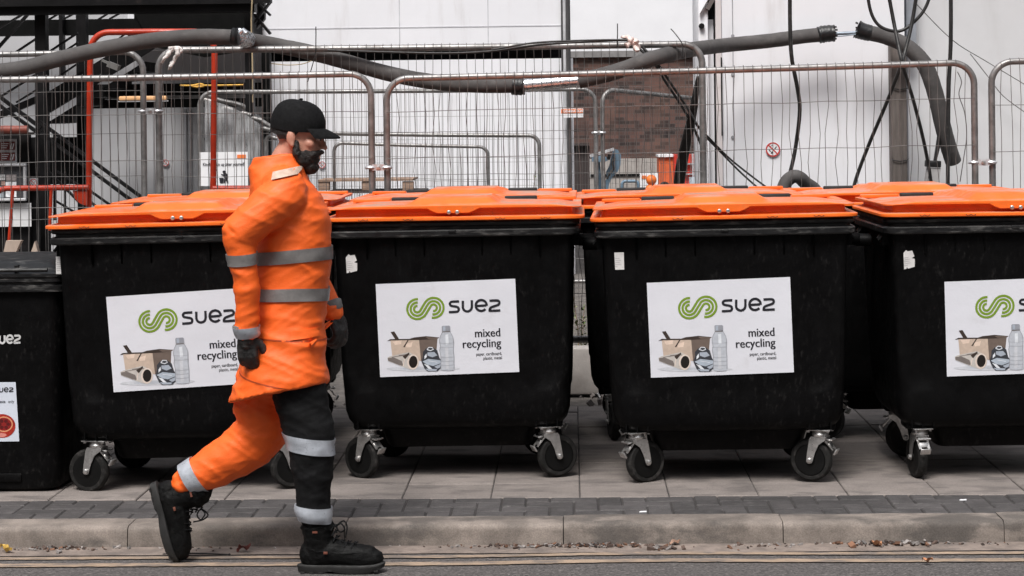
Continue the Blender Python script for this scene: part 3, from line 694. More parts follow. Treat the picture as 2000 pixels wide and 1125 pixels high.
# ------------------------------------------------------------------ mesh fence panels
FGRP = "galvanised mesh fence panels"
def fence_panel(pl, pr, Y, label, zbot=0.14, rad=.125, tr=.0195, wr=.0019, vsp=.0525, hz=(.27,), jit=.008, Y2=None, seed=1, left=True, right=True, name="mesh_fence", group=FGRP, lean=0.0, wires=True, leg=0.02, cat="fence panel"):
    """pl, pr: photograph pixels (post x, top rail y) of the two ends"""
    rr = random.Random(seed); Y2 = Y if Y2 is None else Y2
    A = P(pl[0], pl[1], Y); B = P(pr[0], pr[1], Y2)
    t = thing(name, label, cat, (A.x, A.y, 0), 0, group)
    L = math.hypot(B.x - A.x, B.y - A.y); ux, uy = (B.x - A.x) / L, (B.y - A.y) / L
    def W(s, z, off=0.0):       # s along, z height, off towards the street
        return Vector((ux * s + uy * off, uy * s - ux * off + lean * z, z))
    def ztop(s): return A.z + (B.z - A.z) * s / L
    path = []
    za, zb = ztop(0), ztop(L)
    path += [W(0, leg), W(0, za * .5), W(0, za - rad)]
    path += [W(rad - rad * math.cos(R(a)), ztop(rad) - rad + rad * math.sin(R(a)) - (ztop(rad) - za) * (1 - a / 90)) for a in range(10, 91, 10)]
    path += [W(rad + (L - 2 * rad) * k / 10, ztop(rad + (L - 2 * rad) * k / 10) - .004 * math.sin(math.pi * k / 10)) for k in range(1, 10)]
    path += [W(L - rad + rad * math.sin(R(a)), ztop(L - rad) - rad + rad * math.cos(R(a)) + (zb - ztop(L - rad)) * (a / 90)) for a in range(0, 91, 10)]
    path += [W(L, zb * .5), W(L, leg)]
    bm = bm_new(); tube(bm, path, tr, 10); tube(bm, [W(tr, zbot), W(L - tr, zbot)], tr * .9, 8)
    finish("frame", bm, M_GALV, t, sharp=50)
    if wires:
        bm = bm_new(); nv = int(L / vsp)
        for i in range(1, nv):
            s = i * L / nv; zt = ztop(s)
            if s < rad: zt -= rad - math.sqrt(max(0, rad ** 2 - (rad - s) ** 2))
            if s > L - rad: zt -= rad - math.sqrt(max(0, rad ** 2 - (s - (L - rad)) ** 2))
            pts = [W(s, zbot, tr + wr)]
            nn = 9
            b1 = rr.uniform(-jit, jit)
            for k in range(1, nn): pts.append(W(s + rr.uniform(-jit, jit) * .8 + b1 * .6, zbot + (zt - .05 - zbot) * k / nn, tr + wr + rr.uniform(0, .006)))
            pts += [W(s, zt - tr, tr + wr), W(s, zt + tr * .6, tr + wr), W(s, zt + tr + wr, 0)]
            tube(bm, pts, wr, 4, caps=False, smooth=False)
        z = zbot + .25; k = 0
        while z < min(za, zb) - .12:
            pts = [W(L * q / 40, z + (zb - za) * q / 40 * .8 + .006 * mnoise.noise((q * .35, z * 3, seed)), tr + wr * 3) for q in range(41)]
            tube(bm, pts, wr, 4, caps=False, smooth=False); z += hz[0]
        finish("wire_mesh", bm, M_WIRE, t, sharp=None)
    return t
fence_panel((-432, 161), (724, 144), 12.2, "front mesh fence panel crossing behind the worker, with a rusty top rail", seed=1, zbot=.42, jit=.007)
fence_panel((755, 154), (1902, 122), 12.22, "long front mesh fence panel behind the middle containers, in front of the brick wall", seed=2, zbot=.42, jit=.015)
fence_panel((1936, 121), (3090, 95), 12.24, "front mesh fence panel cut off by the right edge of the photo", seed=3, zbot=.42, jit=.010)
fence_panel((-790, 119), (279, 101), 13.3, "second row mesh fence panel in front of the black staircase", seed=4, zbot=.3, jit=.004, wr=.0016)
fence_panel((309, 98), (1371, 86), 13.32, "second row mesh fence panel carrying the grey pipe, tied with rags", seed=5, zbot=.3, jit=.004, wr=.0016, tr=.0225)
fence_panel((389, 180), (1163, 174), 18.2, "third row mesh fence panel in front of the white cabins", seed=6, zbot=.3, vsp=.04, jit=.004, hz=(.2,), wr=.0011)
fence_panel((1176, 174), (1900, 245), 18.22, "third row mesh fence panel in front of the brick wall", seed=7, zbot=.3, vsp=.04, jit=.004, hz=(.2,), Y2=20.5, wr=.0011)
fence_panel((598, 260), (1053, 265), 19.0, "low mesh barrier against the white cabin behind a smaller one", seed=8, zbot=.35, rad=.09, vsp=.045, jit=.003, hz=(.2,), wr=.0016, name="site_barrier", group="low barriers by the white cabin", cat="barrier")
fence_panel((652, 279), (953, 287), 18.7, "smallest mesh barrier with a bowed top rail beside the pallet", seed=9, zbot=.35, rad=.08, vsp=.045, jit=.003, hz=(.2,), wr=.0016, name="site_barrier", group="low barriers by the white cabin", cat="barrier", tr=.016)
CGRP = "clamps joining fence panels"
def coupler(xa, xb, y, Y, label):
    a = P(xa, y, Y); b = P(xb, y - (xb - xa) * .0115 * 0, Y); m = (a + b) / 2
    t = thing("fence_coupler", label, "fence clamp", m, 0, CGRP)
    bm = bm_new(); w_ = (b - a).length
    for s in (-1, 1): tube(bm, [(s * w_ / 2 + .025 * math.cos(q * .524), .025 * math.sin(q * .524), 0) for q in range(12)], .0105, 6, closed=True)
    for yy in (-.020, .020): box(bm, (0, yy, 0), (w_ - .02, .004, .036))
    finish("strap", bm, M_ALU, t, sharp=30)
    bm = bm_new(); lathe(bm, [(.004, -.036), (.012, -.034), (.012, -.022), (.007, .03)], (0, 0, 0), 8, 'Y'); finish("bolt", bm, M_ZINC, t)
coupler(724, 755, 327, 12.2, "clamp joining the two front fence panels right of the worker")
coupler(1902, 1936, 317, 12.23, "clamp joining the front fence panels near the right edge")
coupler(279, 309, 217, 13.31, "clamp joining the second row panels near the orange light fitting")
coupler(1163, 1176, 259, 18.21, "smallest clamp, joining the third row panels before the brick wall")
def foot(px, Y, label):
    c = P(px, 300, Y); bm = bm_new()
    boxmm(bm, (c.x - .11, Y - .34, .0), (c.x + .11, Y + .34, .135), bevel=.02)
    solo("ballast_block", bm, M_CONC, label, "fence foot", "concrete feet of the fence panels", loc=(c.x, Y, 0))
for px, Y, lb in ((739, 12.21, "concrete fence foot behind the torn label container"), (1919, 12.23, "concrete fence foot behind the last container"), (294, 13.31, "concrete fence foot below the orange light fitting")): foot(px, Y, lb)
# concrete barrier block and debris seen through the gap between containers
a = P(1040, 680, 13.0); b = P(1230, 736, 13.0)
bm = bm_new(); boxmm(bm, (a.x, 12.95, 0), (b.x, 13.15, a.z), bevel=.012); solo("concrete_block", bm, M_CONC, "long pale concrete block under the fence, seen between two containers", "concrete block", loc=(a.x, 12.95, 0))
bm = bm_new()
for i in range(420):
    x = rnd.uniform(-4, 4.5); y = rnd.uniform(12.45, 12.9); r = rnd.uniform(.008, .028)
    box(bm, (x, y, r * .3), (r * rnd.uniform(.7, 1.8), r * rnd.uniform(.7, 1.6), r), Euler((rnd.random() * 3, rnd.random() * 3, rnd.random() * 3)).to_matrix(), 0)
tag(finish("rubble", bm, mat("rubble_stone", (.2, .175, .165), .9, var=.3, island=.35)), "broken stones and dirt along the back of the pavement", None, None, "stuff")

# ------------------------------------------------------------------ cabins, walls behind
def pbox(bm, x0, y0, x1, y1, Y, depth, mi=0, bevel=0.0):
    """block whose front face covers the photograph rectangle at depth Y"""
    a = P(x0, y1, Y); b = P(x1, y0, Y); c = P(x1, y1, Y); d = P(x0, y0, Y)
    boxmm(bm, ((a.x + d.x) / 2, Y, (a.z + c.z) / 2), ((b.x + c.x) / 2, Y + depth, (b.z + d.z) / 2), mi, bevel)
# right cabin
t = thing("site_cabin", "white steel cabin with a no smoking sign behind the right containers", "cabin", (P(1570, 300, 14.6).x, 14.6, 0))
bm = bm_new(); x0 = P(1411, 200, 14.6).x; x1 = P(1768, 200, 14.6).x
boxmm(bm, (x0, 14.60, .0), (x1, 18, 3.1)); finish("wall_panel", bm, M_WHITE, t, world=True)
bm = bm_new(); boxmm(bm, (P(1432.6, 200, 14.6).x - .003, 14.597, .0), (P(1432.6, 200, 14.6).x + .003, 14.61, 3.05)); 
for y in (70, 145, 268): lathe(bm, [(.012, -.008), (.012, 0)], P(1431, y, 14.6), 8, 'Y')
finish("panel_joint", bm, mat("joint_grey", (.30, .30, .32), .6), t, world=True)
bm = bm_new(); boxmm(bm, (P(1399, 200, 14.6).x, 14.585, .0), (P(1410, 200, 14.6).x, 14.9, 3.1)); finish("corner_trim", bm, mat("trim_pinkish_white", (.66, .61, .61), .5, var=.06, dirt=(.4, .3, .27), dirt_s=9, dirt_lo=.6, dirt_hi=.8), t, world=True)
bm = bm_new(); boxmm(bm, (P(1366, 200, 14.6).x, 14.62, .0), (P(1385, 200, 14.6).x, 15.2, 3.1), bevel=.006); boxmm(bm, (P(1385, 200, 14.6).x + .001, 14.68, 0), (P(1396.4, 200, 14.6).x, 15.2, P(1390, 38, 14.68).z))
finish("corner_post", bm, M_WHITE, t, world=True)
bm = bm_new(); boxmm(bm, (P(1385, 200, 14.6).x + .002, 14.8, P(1390, 38, 14.68).z + .002), (P(1398, 200, 14.6).x, 15.1, 3.0)); boxmm(bm, (P(1396.5, 200, 14.6).x, 14.64, 0), (P(1398.8, 200, 14.6).x, 15.1, 3.0)); boxmm(bm, (P(1407.5, 112, 14.58).x, 14.578, P(1407, 265, 14.58).z), (P(1410, 112, 14.58).x, 14.60, P(1407, 112, 14.58).z))
finish("shadow_gap", bm, M_DARK, t, world=True)
bm = bm_new()
for (a, b) in (((1367, 28), (1383, 0)), ((1381, 18), (1396, -8))): beam(bm, P(a[0], a[1], 14.6), P(b[0], b[1], 14.6), .03 if a[0] > 1370 else .006, .03)
finish("gutter_bracket", bm, mat("bracket_grey_brown", (.12, .10, .095), .6), t, world=True)
bm = bm_new(); lathe(bm, [(.02, -.03), (.02, 0)], P(1370, 51, 14.62), 8, 'Y'); finish('bolt', bm, M_STEEL_BLACK, t, world=True)
def no_smoking(c, r, label, square=False, scale_mat=None):
    """round prohibition sign facing the street at point c"""
    t = thing("no_smoking_sign", label, "sign", c, 0, "no smoking signs")
    def f(p, z): return Vector((p[0], -z, p[1]))
    def fl(bm, pts, z, mi=0):
        fc = bm.faces.new([bm.verts.new(f(p, z)) for p in pts]); fc.material_index = mi; fc.normal_update()
        if fc.normal.y > 0: fc.normal_flip()
    circ = lambda rad, n=32: [(rad * math.cos(2 * math.pi * k / n), rad * math.sin(2 * math.pi * k / n)) for k in range(n)]
    bm = bm_new()
    if square: box(bm, (0, -.002, 0), (2.3 * r, .004, 2.3 * r))
    else: lathe(bm, [(r * 1.02, -.004), (r * 1.02, 0)], (0, 0, 0), 32, 'Y')
    finish("plate", bm, M_SIGNWHITE, t, sharp=30)
    bm = bm_new(); n = 36; o = circ(r, n); q = circ(r * .82, n)
    for k in range(n): fl(bm, [o[k], o[(k + 1) % n], q[(k + 1) % n], q[k]], .0055)
    d = r * .62; hw = r * .085
    fl(bm, [(-d - hw * .7, d - hw * .7), (-d + hw * .7, d + hw * .7), (d + hw * .7, -d + hw * .7), (d - hw * .7, -d - hw * .7)], .0057)
    finish("red_ring", bm, M_SIGNRED, t, sharp=None)
    bm = bm_new()
    fl(bm, [(r * a, r * b) for a, b in ((-.62, .02), (-.52, .10), (-.40, -.12), (-.28, -.22), (-.32, -.34), (-.48, -.24))], .0048)
    fl(bm, [(r * a, r * b) for a, b in ((-.22, -.30), (-.02, -.24), (.02, -.42), (-.12, -.62), (-.32, -.56))], .0048)
    fl(bm, [(r * a, r * b) for a, b in ((-.38, .18), (-.28, .52), (-.05, .62), (.08, .42), (.02, .40), (-.06, .52), (-.22, .46), (-.30, .18))], .0048)
    fl(bm, [(r * a, r * b) for a, b in ((.18, .10), (.46, .44), (.56, .36), (.30, .02))], .0048)
    finish("pictogram", bm, M_INK, t, sharp=None)
no_smoking(P(1509.5, 292, 14.592), .05, "round no smoking sign on the white cabin wall behind the right containers")
# grey wall beyond the post
bm = bm_new(); boxmm(bm, (P(1768, 200, 14.9).x + .02, 14.9, 0), (9, 15.1, 4)); solo("grey_wall", bm, mat('grey_wall_sheet', (0.62, 0.62, 0.635), 0.5, var=0.05, vs=1.0, dirt=(0.45, 0.44, 0.44), dirt_s=1.8, dirt_lo=0.48, dirt_hi=0.85, dirt_stretch=(2.2, 1, 0.35), dirt_amt=0.6), "plain pale grey wall at the far right behind hanging cables", "wall", loc=(P(1900, 300, 14.9).x, 14.9, 0))
bm = bm_new(); pbox(bm, 1770, -60, 1789, 102, 14.75, .1); solo("steel_channel", bm, mat("blue_grey_channel", (.35, .37, .41), .45, .2, var=.08), "short blue grey channel above the timber post", "channel", loc=P(1780, 60, 14.75))
t = thing("timber_post", "weathered grey timber post strapped against the white cabin", "post", (P(1757, 300, 14.45).x, 14.45, 0))
bm = bm_new(); a = P(1743, 362, 14.45); b = P(1773, 362, 14.45); boxmm(bm, (a.x, 14.45, 0), (b.x, 14.58, P(1757, 78, 14.45).z), bevel=.006); finish("post", bm, M_WOOD, t, world=True)
bm = bm_new()
for y in (171, 311): tube(bm, [P(1742, y - 2, 14.46), P(1745, y + 2, 14.44), P(1757, y + 4, 14.438), P(1771, y + 2, 14.44), P(1774, y, 14.46)], .004, 6)
finish("wire_tie", bm, M_CABLE, t, world=True)
# stacked cabins in the middle
def cabin(name, label, x0, y0, x1, y1, Y, m, joints, hj, depth=6.0, trim=True):
    a = P(x0, y1, Y); b = P(x1, y0, Y); zb = max(0.0, a.z)
    t = thing(name, label, "cabin", ((a.x + b.x) / 2, Y, zb))
    bm = bm_new(); boxmm(bm, (a.x, Y, zb), (b.x, Y + depth, P((x0 + x1) / 2, y0, Y).z)); finish("wall", bm, m, t, world=True)
    bm = bm_new(); zt = P((x0 + x1) / 2, y0, Y).z
    for px in joints: xx = P(px, 200, Y).x; boxmm(bm, (xx - .004, Y - .003, zb + .01), (xx + .004, Y + .02, zt - .01))
    for py in hj: zz = P((x0 + x1) / 2, py, Y).z; boxmm(bm, (a.x + .01, Y - .0035, zz - .005), (b.x - .01, Y + .02, zz + .005))
    if joints or hj: finish("panel_joint", bm, mat("joint_pale", (.52, .52, .55), .6), t, world=True)
    return t
cabin("stacked_cabin", "upper white cabin of the stack, above the black gap", 250, -140, 1098, 98, 20.0, M_WHITE, (782, 955), (55,))
cabin("stacked_cabin", "lower white cabin of the stack, behind the low barriers", 527, 117, 1119, 640, 20.05, M_WHITE, (640, 830, 1010), ())
bm = bm_new(); pbox(bm, 250, 96, 1096, 120, 20.4, 5); solo("gap_shade_block", bm, M_STEEL_BLACK, "black block standing in for the shade in the gap between the stacked cabins", "shade block", loc=P(700, 108, 20.4))  # solid black block paints the shade of the open gap between the cabins
t = thing("site_cabin", "grey lower cabin with doors and canteen lettering behind the staircase", "cabin", (P(250, 300, 20.3).x, 20.3, 0))
bm = bm_new(); a = P(-350, 200, 20.3); b = P(526, 24, 20.3); boxmm(bm, (a.x, 20.3, 0), (b.x, 26, b.z)); finish("wall", bm, M_WHITE2, t, world=True)
bm = bm_new()
for px in (363, 372): xx = P(px, 300, 20.3).x; boxmm(bm, (xx - .012, 20.27, .2), (xx + .012, 20.31, P(300, 214, 20.3).z))
for px in (252, 300): xx = P(px, 300, 20.3).x; boxmm(bm, (xx - .003, 20.294, .2), (xx + .003, 20.31, P(300, 214, 20.3).z))
finish("door_frame", bm, mat("frame_grey", (.33, .33, .35), .5), t, world=True)
bm = bm_new()
def wall_text(bm, s, px, py, Y, size, align='LEFT', sx=1.0, bold=0.0):
    b2 = bm_new(); text_bm(b2, s, size, 0, 0, 0, align=align, sx=sx, bold=bold)
    o = P(px, py, Y)
    for v in b2.verts: v.co = o + Vector((v.co.x, 0, v.co.y))
    me = bpy.data.meshes.new("tmp"); b2.to_mesh(me); b2.free(); bm.from_mesh(me); bpy.data.meshes.remove(me)
wall_text(bm, "CANTEEN", 398, 276, 20.29, .068, sx=1.02); finish("canteen_lettering", bm, mat("dark_grey_lettering", (.06, .06, .065), .6), t, world=True, sharp=None)
no_smoking(P(323.5, 318, 20.285), .033, "tiny round no smoking sign on the grey cabin beside the two fence posts")
no_smoking(P(629, 322, 20.035), .033, "tiny round no smoking sign on the white cabin just right of the worker's beard")
# drain pipe at the corner of the stack
t = thing("drain_pipe", "dark vertical drain pipe at the corner of the stacked white cabins", "pipe", P(1109, 380, 19.9))
bm = bm_new(); a = P(1106, 640, 19.9); b = P(1104, -60, 19.9); tube(bm, [(P(1112, 300, 19.9).x, 19.9, .25), (P(1109, 0, 19.9).x, 19.9, 4)], .022, 8); finish("pipe", bm, mat("pipe_dark_grey", (.06, .058, .06), .5), t, world=True)
bm = bm_new(); tube(bm, [(P(1106, 300, 19.95).x, 19.95, .25), (P(1103, 0, 19.95).x, 19.95, 4)], .02, 8); finish("pale_pipe", bm, mat("pipe_pale", (.5, .5, .52), .5), t, world=True)
bm = bm_new(); tube(bm, [(P(1101, 300, 19.95).x, 19.97, 2.0), (P(1099, 0, 19.95).x, 19.97, 4)], .016, 6); finish("thin_pipe", bm, mat("pipe_dark_grey", (.06, .058, .06), .5), t, world=True)
# sign on the cabin corner
t = thing("corner_sign", "small white sign with an orange band at the corner of the white cabin", "sign", P(1116, 221, 19.8))
bm = bm_new(); pbox(bm, 1095, 212, 1139, 229.5, 19.8, .01); finish("board", bm, M_SIGNWHITE, t, world=True)
bm = bm_new(); pbox(bm, 1096, 213, 1138, 221, 19.796, .005); finish("orange_band", bm, M_SIGNORANGE, t, world=True)
bm = bm_new(); wall_text(bm, "GENERATION", 1100, 219.4, 19.793, .033, sx=.92, bold=.001); finish("lettering", bm, M_SIGNWHITE, t, world=True, sharp=None)
# brick wall and the building beyond
BK = bpy.data.materials.new("sooty_brick"); BK.use_nodes = True
n = BK.node_tree.nodes; l = BK.node_tree.links; b = n["Principled BSDF"]; b.inputs["Roughness"].default_value = .9
tc = n.new("ShaderNodeTexCoord"); mp = n.new("ShaderNodeMapping"); mp.inputs["Rotation"].default_value = (R(90), 0, 0); l.new(tc.outputs["Object"], mp.inputs[0])
br = n.new("ShaderNodeTexBrick"); br.inputs["Scale"].default_value = 1.0; br.inputs["Brick Width"].default_value = .24; br.inputs["Row Height"].default_value = .085; br.inputs["Mortar Size"].default_value = .006
br.inputs["Color1"].default_value = (.135, .068, .056, 1); br.inputs["Color2"].default_value = (.022, .016, .016, 1); br.inputs["Mortar"].default_value = (.085, .072, .068, 1); br.inputs["Bias"].default_value = .0
l.new(mp.outputs[0], br.inputs["Vector"])
nt = n.new("ShaderNodeTexNoise"); nt.inputs["Scale"].default_value = 1.1; nt.inputs["Detail"].default_value = 8; l.new(tc.outputs["Object"], nt.inputs["Vector"])
mx = n.new("ShaderNodeMix"); mx.data_type = 'RGBA'; mr = n.new("ShaderNodeMapRange"); mr.inputs[1].default_value = .45; mr.inputs[2].default_value = .68; mr.inputs[4].default_value = .35
l.new(nt.outputs["Fac"], mr.inputs[0]); l.new(mr.outputs[0], mx.inputs[0]); l.new(br.outputs["Color"], mx.inputs[6]); mx.inputs[7].default_value = (.20, .115, .085, 1); l.new(mx.outputs[2], b.inputs["Base Color"])
t = thing("brick_wall", "sooty red brick wall seen through the fence between the cabins", "wall", (P(1240, 300, 50).x, 50, 0))
bm = bm_new(); a = P(1080, 311, 50); c = P(1420, 109, 50); boxmm(bm, (a.x - 2, 50, a.z), (c.x + 2, 50.5, c.z)); finish("brickwork", bm, BK, t, world=True)
bm = bm_new(); boxmm(bm, (a.x - 2.1, 49.9, c.z), (c.x + 2.1, 50.6, P(1240, 99, 50).z)); finish("coping", bm, mat("coping_grey", (.22, .21, .21), .8), t, world=True)
bm = bm_new(); boxmm(bm, (a.x - 2, 49.85, -.2), (c.x + 2, 50.5, a.z - .001)); boxmm(bm, (a.x - 2, 49.82, P(1240, 342, 49.8).z - .03), (c.x + 2, 49.86, P(1240, 342, 49.8).z + .03), 1); finish("concrete_base", bm, [M_CONC, M_STEEL_BLACK], t, world=True)
bm = bm_new(); pbox(bm, 1060, -160, 1420, 108, 70, 8); solo("white_building", bm, M_WHITE3, "plain white building rising behind the brick wall", "building", loc=(P(1240, 100, 70).x, 70, 0))
bm = bm_new(); pbox(bm, 1118, 284, 1152, 378, 30, .3); pbox(bm, 1119, 282, 1150, 285, 29.9, .5); solo("steel_door", bm, mat("dark_brown_door", (.035, .025, .024), .6, var=.3, vs=2, stretch=(8, 8, .2)), "dark brown steel door at the left end of the brick wall", "door", loc=P(1135, 378, 30))
# blue machine, cabinets, lamp beyond the fence
t = thing("blue_tipper", "blue grey hoist arm with a raised flap before the brick wall", "machine", (P(1185, 340, 40).x, 40, 0))
def ppoly(bm, pts, Y, depth, mi=0):
    prism(bm, [(P(x, y, Y).x, P(x, y, Y).z) for x, y in pts], Y, Y + depth, mi)
bm = bm_new(); ppoly(bm, [(1199, 291), (1207, 293), (1213, 303), (1212, 322), (1206, 336), (1196, 346), (1190, 358), (1186, 377), (1172, 377), (1178, 362), (1186, 348), (1184, 336), (1190, 326), (1193, 312)], 40, .3); ppoly(bm, [(1156, 306), (1180, 304), (1190, 312), (1182, 316), (1156, 316)], 40.1, .2); ppoly(bm, [(1166, 316), (1172, 316), (1176, 377), (1168, 377)], 40.2, .1); finish("arm", bm, M_BLUE, t, world=True)
bm = bm_new(); beam(bm, P(1152, 305, 39.8), P(1199, 291, 39.8), .05, .3); finish("flap", bm, M_ALU, t, world=True)
bm = bm_new(); tube(bm, smoothpath([P(1200, 308, 39.7), P(1196, 318, 39.7), P(1198, 330, 39.7), P(1190, 340, 39.7), P(1186, 350, 39.7)], 4), .022, 6); tube(bm, [P(1186, 306, 39.9), P(1192, 308, 39.9)], .05, 8); finish("hose", bm, M_CABLE, t, world=True)
bm = bm_new(); pbox(bm, 1144, 310, 1153, 347, 40, .2); solo("control_box", bm, mat("pale_box", (.5, .5, .5), .5), "small pale box beside the blue machine", "box", loc=P(1148, 347, 40))
bm = bm_new(); tube(bm, [P(1215, 385, 38), P(1215, 362, 38)] + [P(1222 - 7 * math.cos(R(q)), 361 - 7 * math.sin(R(q)), 38) for q in range(0, 91, 15)] + [P(1240 + 7 * math.sin(R(q)), 361 - 7 * math.cos(R(q)), 38) for q in range(0, 91, 15)] + [P(1248, 385, 38)], .028, 8); solo("hoop_rail", bm, M_BLUE, "small blue grey hoop rail below the concrete wall", "rail", loc=P(1231, 372, 38), sharp=50)
t = thing("notice_board", "small white board with an orange mark behind the orange lamp", "sign", P(1267, 365, 36))
bm = bm_new(); pbox(bm, 1250, 338, 1285, 366, 36, .03); finish("board", bm, M_SIGNWHITE, t, world=True)
bm = bm_new(); pbox(bm, 1253, 343, 1263, 349, 35.99, .01); finish("orange_mark", bm, M_SIGNORANGE, t, world=True)
t = thing("warning_lamp", "round orange warning lamp standing behind the orange lids", "lamp", P(1272, 372, 35))
bm = bm_new(); c = P(1272, 351.5, 35); lathe(bm, [(.088 * math.cos(R(q)) + .001, .088 * math.sin(R(q))) for q in range(-88, 89, 8)], c, 20); finish("lens", bm, M_ORLAMP, t, world=True)
bm = bm_new(); c = P(1272, 384, 35); lathe(bm, [(.10, 0), (.105, .10), (.085, .17), (.05, .20)], c, 20); finish("body", bm, M_ORLAMP, t, world=True)
bm = bm_new(); tube(bm, [P(1298 + 8 * math.cos(R(q)), 366 - 8 * math.sin(R(q)), 35.5) for q in range(0, 360, 20)], .03, 8, closed=True); solo("tyre", bm, M_TYRE, "small black tyre leaning in front of the orange cabinet", "tyre", loc=P(1298, 374, 35.5), sharp=50)
t = thing("orange_cabinet", "orange cabinet with white top edge in front of the brick wall", "cabinet", P(1302, 372, 37))
bm = bm_new(); pbox(bm, 1287, 307, 1317, 400, 37, .8); finish("body", bm, M_ORG2, t, world=True); bm = bm_new(); pbox(bm, 1285, 302, 1317, 306.6, 36.95, .9); finish("top", bm, M_SIGNWHITE, t, world=True)
t = thing("red_cabinet", "red cabinet with pale shelves standing behind the cable bundle", "cabinet", P(1342, 372, 36.6))
bm = bm_new(); pbox(bm, 1317.5, 302, 1372, 400, 36.6, .8); finish("body", bm, M_REDC, t, world=True)
bm = bm_new()
for y in (319, 339, 359): pbox(bm, 1338, y, 1372, y + 2, 36.5, .09)
pbox(bm, 1352, 300, 1355, 372, 36.48, .1); finish("shelf", bm, M_ALU, t, world=True)
bm = bm_new(); pbox(bm, 1346, 346, 1371, 364, 36.4, .05); finish("label_plate", bm, mat("plate_grey_blue", (.45, .5, .56), .4), t, world=True)

# ------------------------------------------------------------------ black steel staircase on the left
SY = 18.9
t = thing("steel_staircase", "black steel staircase with crossing flights and landing at the left", "staircase", (P(200, 300, SY).x, SY, 0))
def bar(bm, a, b, wpx, Y, dep=.08):
    beam(bm, P(a[0], a[1], Y), P(b[0], b[1], Y), wpx * Y / F, dep)
for (xa, xb, y0, y1, Y) in ((70, 91, -40, 560, 18.5), (151, 170, 20, 560, 19.4), (480, 495, -40, 560, 18.6), (513, 529, 92, 560, 19.5), (115, 122, 25, 150, 19.7)):
    bm = bm_new(); pbox(bm, xa, y0, xb, y1, Y, .12); finish("post", bm, M_STEEL_BLACK, t, world=True)
bm = bm_new()
pbox(bm, -80, -30, 528, 9, 18.3, .12); pbox(bm, -80, 9.4, 497, 26.5, 18.34, .16); pbox(bm, -80, 8.2, 500, 10.2, 18.28, .1)
finish("landing_edge_beam", bm, M_STEEL_BLACK, t, world=True)
bm = bm_new(); prism(bm, [(P(497, -30, 18.3).x, P(497, -30, 18.3).z), (P(530, -10, 20).x + .02, P(530, -10, 20).z), (P(530, 66, 20).x + .02, P(530, 66, 20).z), (P(497, 30, 18.3).x, P(497, 30, 18.3).z)], 18.9, 19.0); bar(bm, (497, 28), (528, 66), 5, 18.85); bar(bm, (500, 2), (528, 30), 4, 18.85); bar(bm, (497, 45), (528, 4), 4, 18.84)
finish("side_guard", bm, M_STEEL_BLACK, t, world=True)
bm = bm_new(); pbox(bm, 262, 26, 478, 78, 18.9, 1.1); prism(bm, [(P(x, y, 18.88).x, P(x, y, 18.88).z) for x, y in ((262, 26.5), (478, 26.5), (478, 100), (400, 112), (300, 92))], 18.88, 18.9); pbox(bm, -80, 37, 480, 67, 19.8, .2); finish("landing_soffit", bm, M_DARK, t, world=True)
bm = bm_new(); pbox(bm, 170, 163, 515, 186, 19.6, .1); pbox(bm, 170, 193, 515, 210, 19.62, .1); finish("lower_beam", bm, M_STEEL_BLACK, t, world=True)
bm = bm_new(); pbox(bm, 188, 186.5, 470, 192.5, 19.58, .05); finish("cable_tray", bm, M_GALV, t, world=True)
bm = bm_new(); bar(bm, (-60, 250), (92, 186), 13, 18.95, .06); bar(bm, (88, 205), (292, 80), 36, 18.95, .06)
for k in range(7): x = 95 + k * 27; y = 238 - k * 17; prism(bm, [(P(a, b, 18.96).x, P(a, b, 18.96).z) for a, b in ((x, y), (x + 26, y - 16), (x + 26, y + 2), (x, y + 4))], 18.96, 19.6)
finish("rising_stringer", bm, M_STEEL_BLACK, t, world=True)
bm = bm_new()
for a, b, wd in (((-20, 112), (56, 26), 8), ((28, 104), (76, 72), 5), ((92, 104), (152, 64), 5), ((128, 99), (152, 83), 4), ((96, 38), (116, 26), 4), ((125, 37), (146, 26), 4), ((192, 38), (212, 26), 4), ((214, 37), (234, 26), 4), ((-10, 60), (48, 26), 5), ((-10, 196), (76, 142), 5), ((32, 200), (74, 174), 4), ((108, 154), (152, 124), 4), ((205, 95), (245, 66), 3)):
    bm = bm_new(); bar(bm, a, b, wd * .7, 18.75, .04); finish("rising_handrail", bm, M_STEEL_BLACK, t, world=True)
bm = bm_new()
for a, b, wd in (((-15, 178), (80, 250), 9), ((78, 238), (276, 385), 8), ((-15, 196), (78, 262), 8), ((78, 258), (268, 400), 8), ((112, 335), (170, 372), 5), ((95, 335), (160, 400), 5), ((175, 372), (222, 405), 5), ((108, 392), (152, 418), 4), ((168, 388), (200, 412), 5)): bar(bm, a, b, wd * .75, 18.3, .05)
for x, y0, y1 in ((107, 262, 430), (127, 335, 430)): bar(bm, (x, y0), (x, y1), 5 if x == 107 else 3, 18.3, .04)
finish("descending_handrail", bm, M_STEEL_BLACK, t, world=True)
bm = bm_new(); pbox(bm, 92, 268, 152, 360, 19.3, .1); pbox(bm, 40, 270, 75, 440, 19.2, .2); finish("stair_panel", bm, M_DARK, t, world=True)
bm = bm_new(); beam(bm, P(200, 118, 18.4), P(232, 132, 18.4), .02, .05); box(bm, P(222, 129, 18.4), (.10, .1, .05), Matrix.Rotation(R(22), 3, 'Y')); finish("bracket_arm", bm, mat("bracket_grey", (.14, .135, .13), .5), t, world=True)
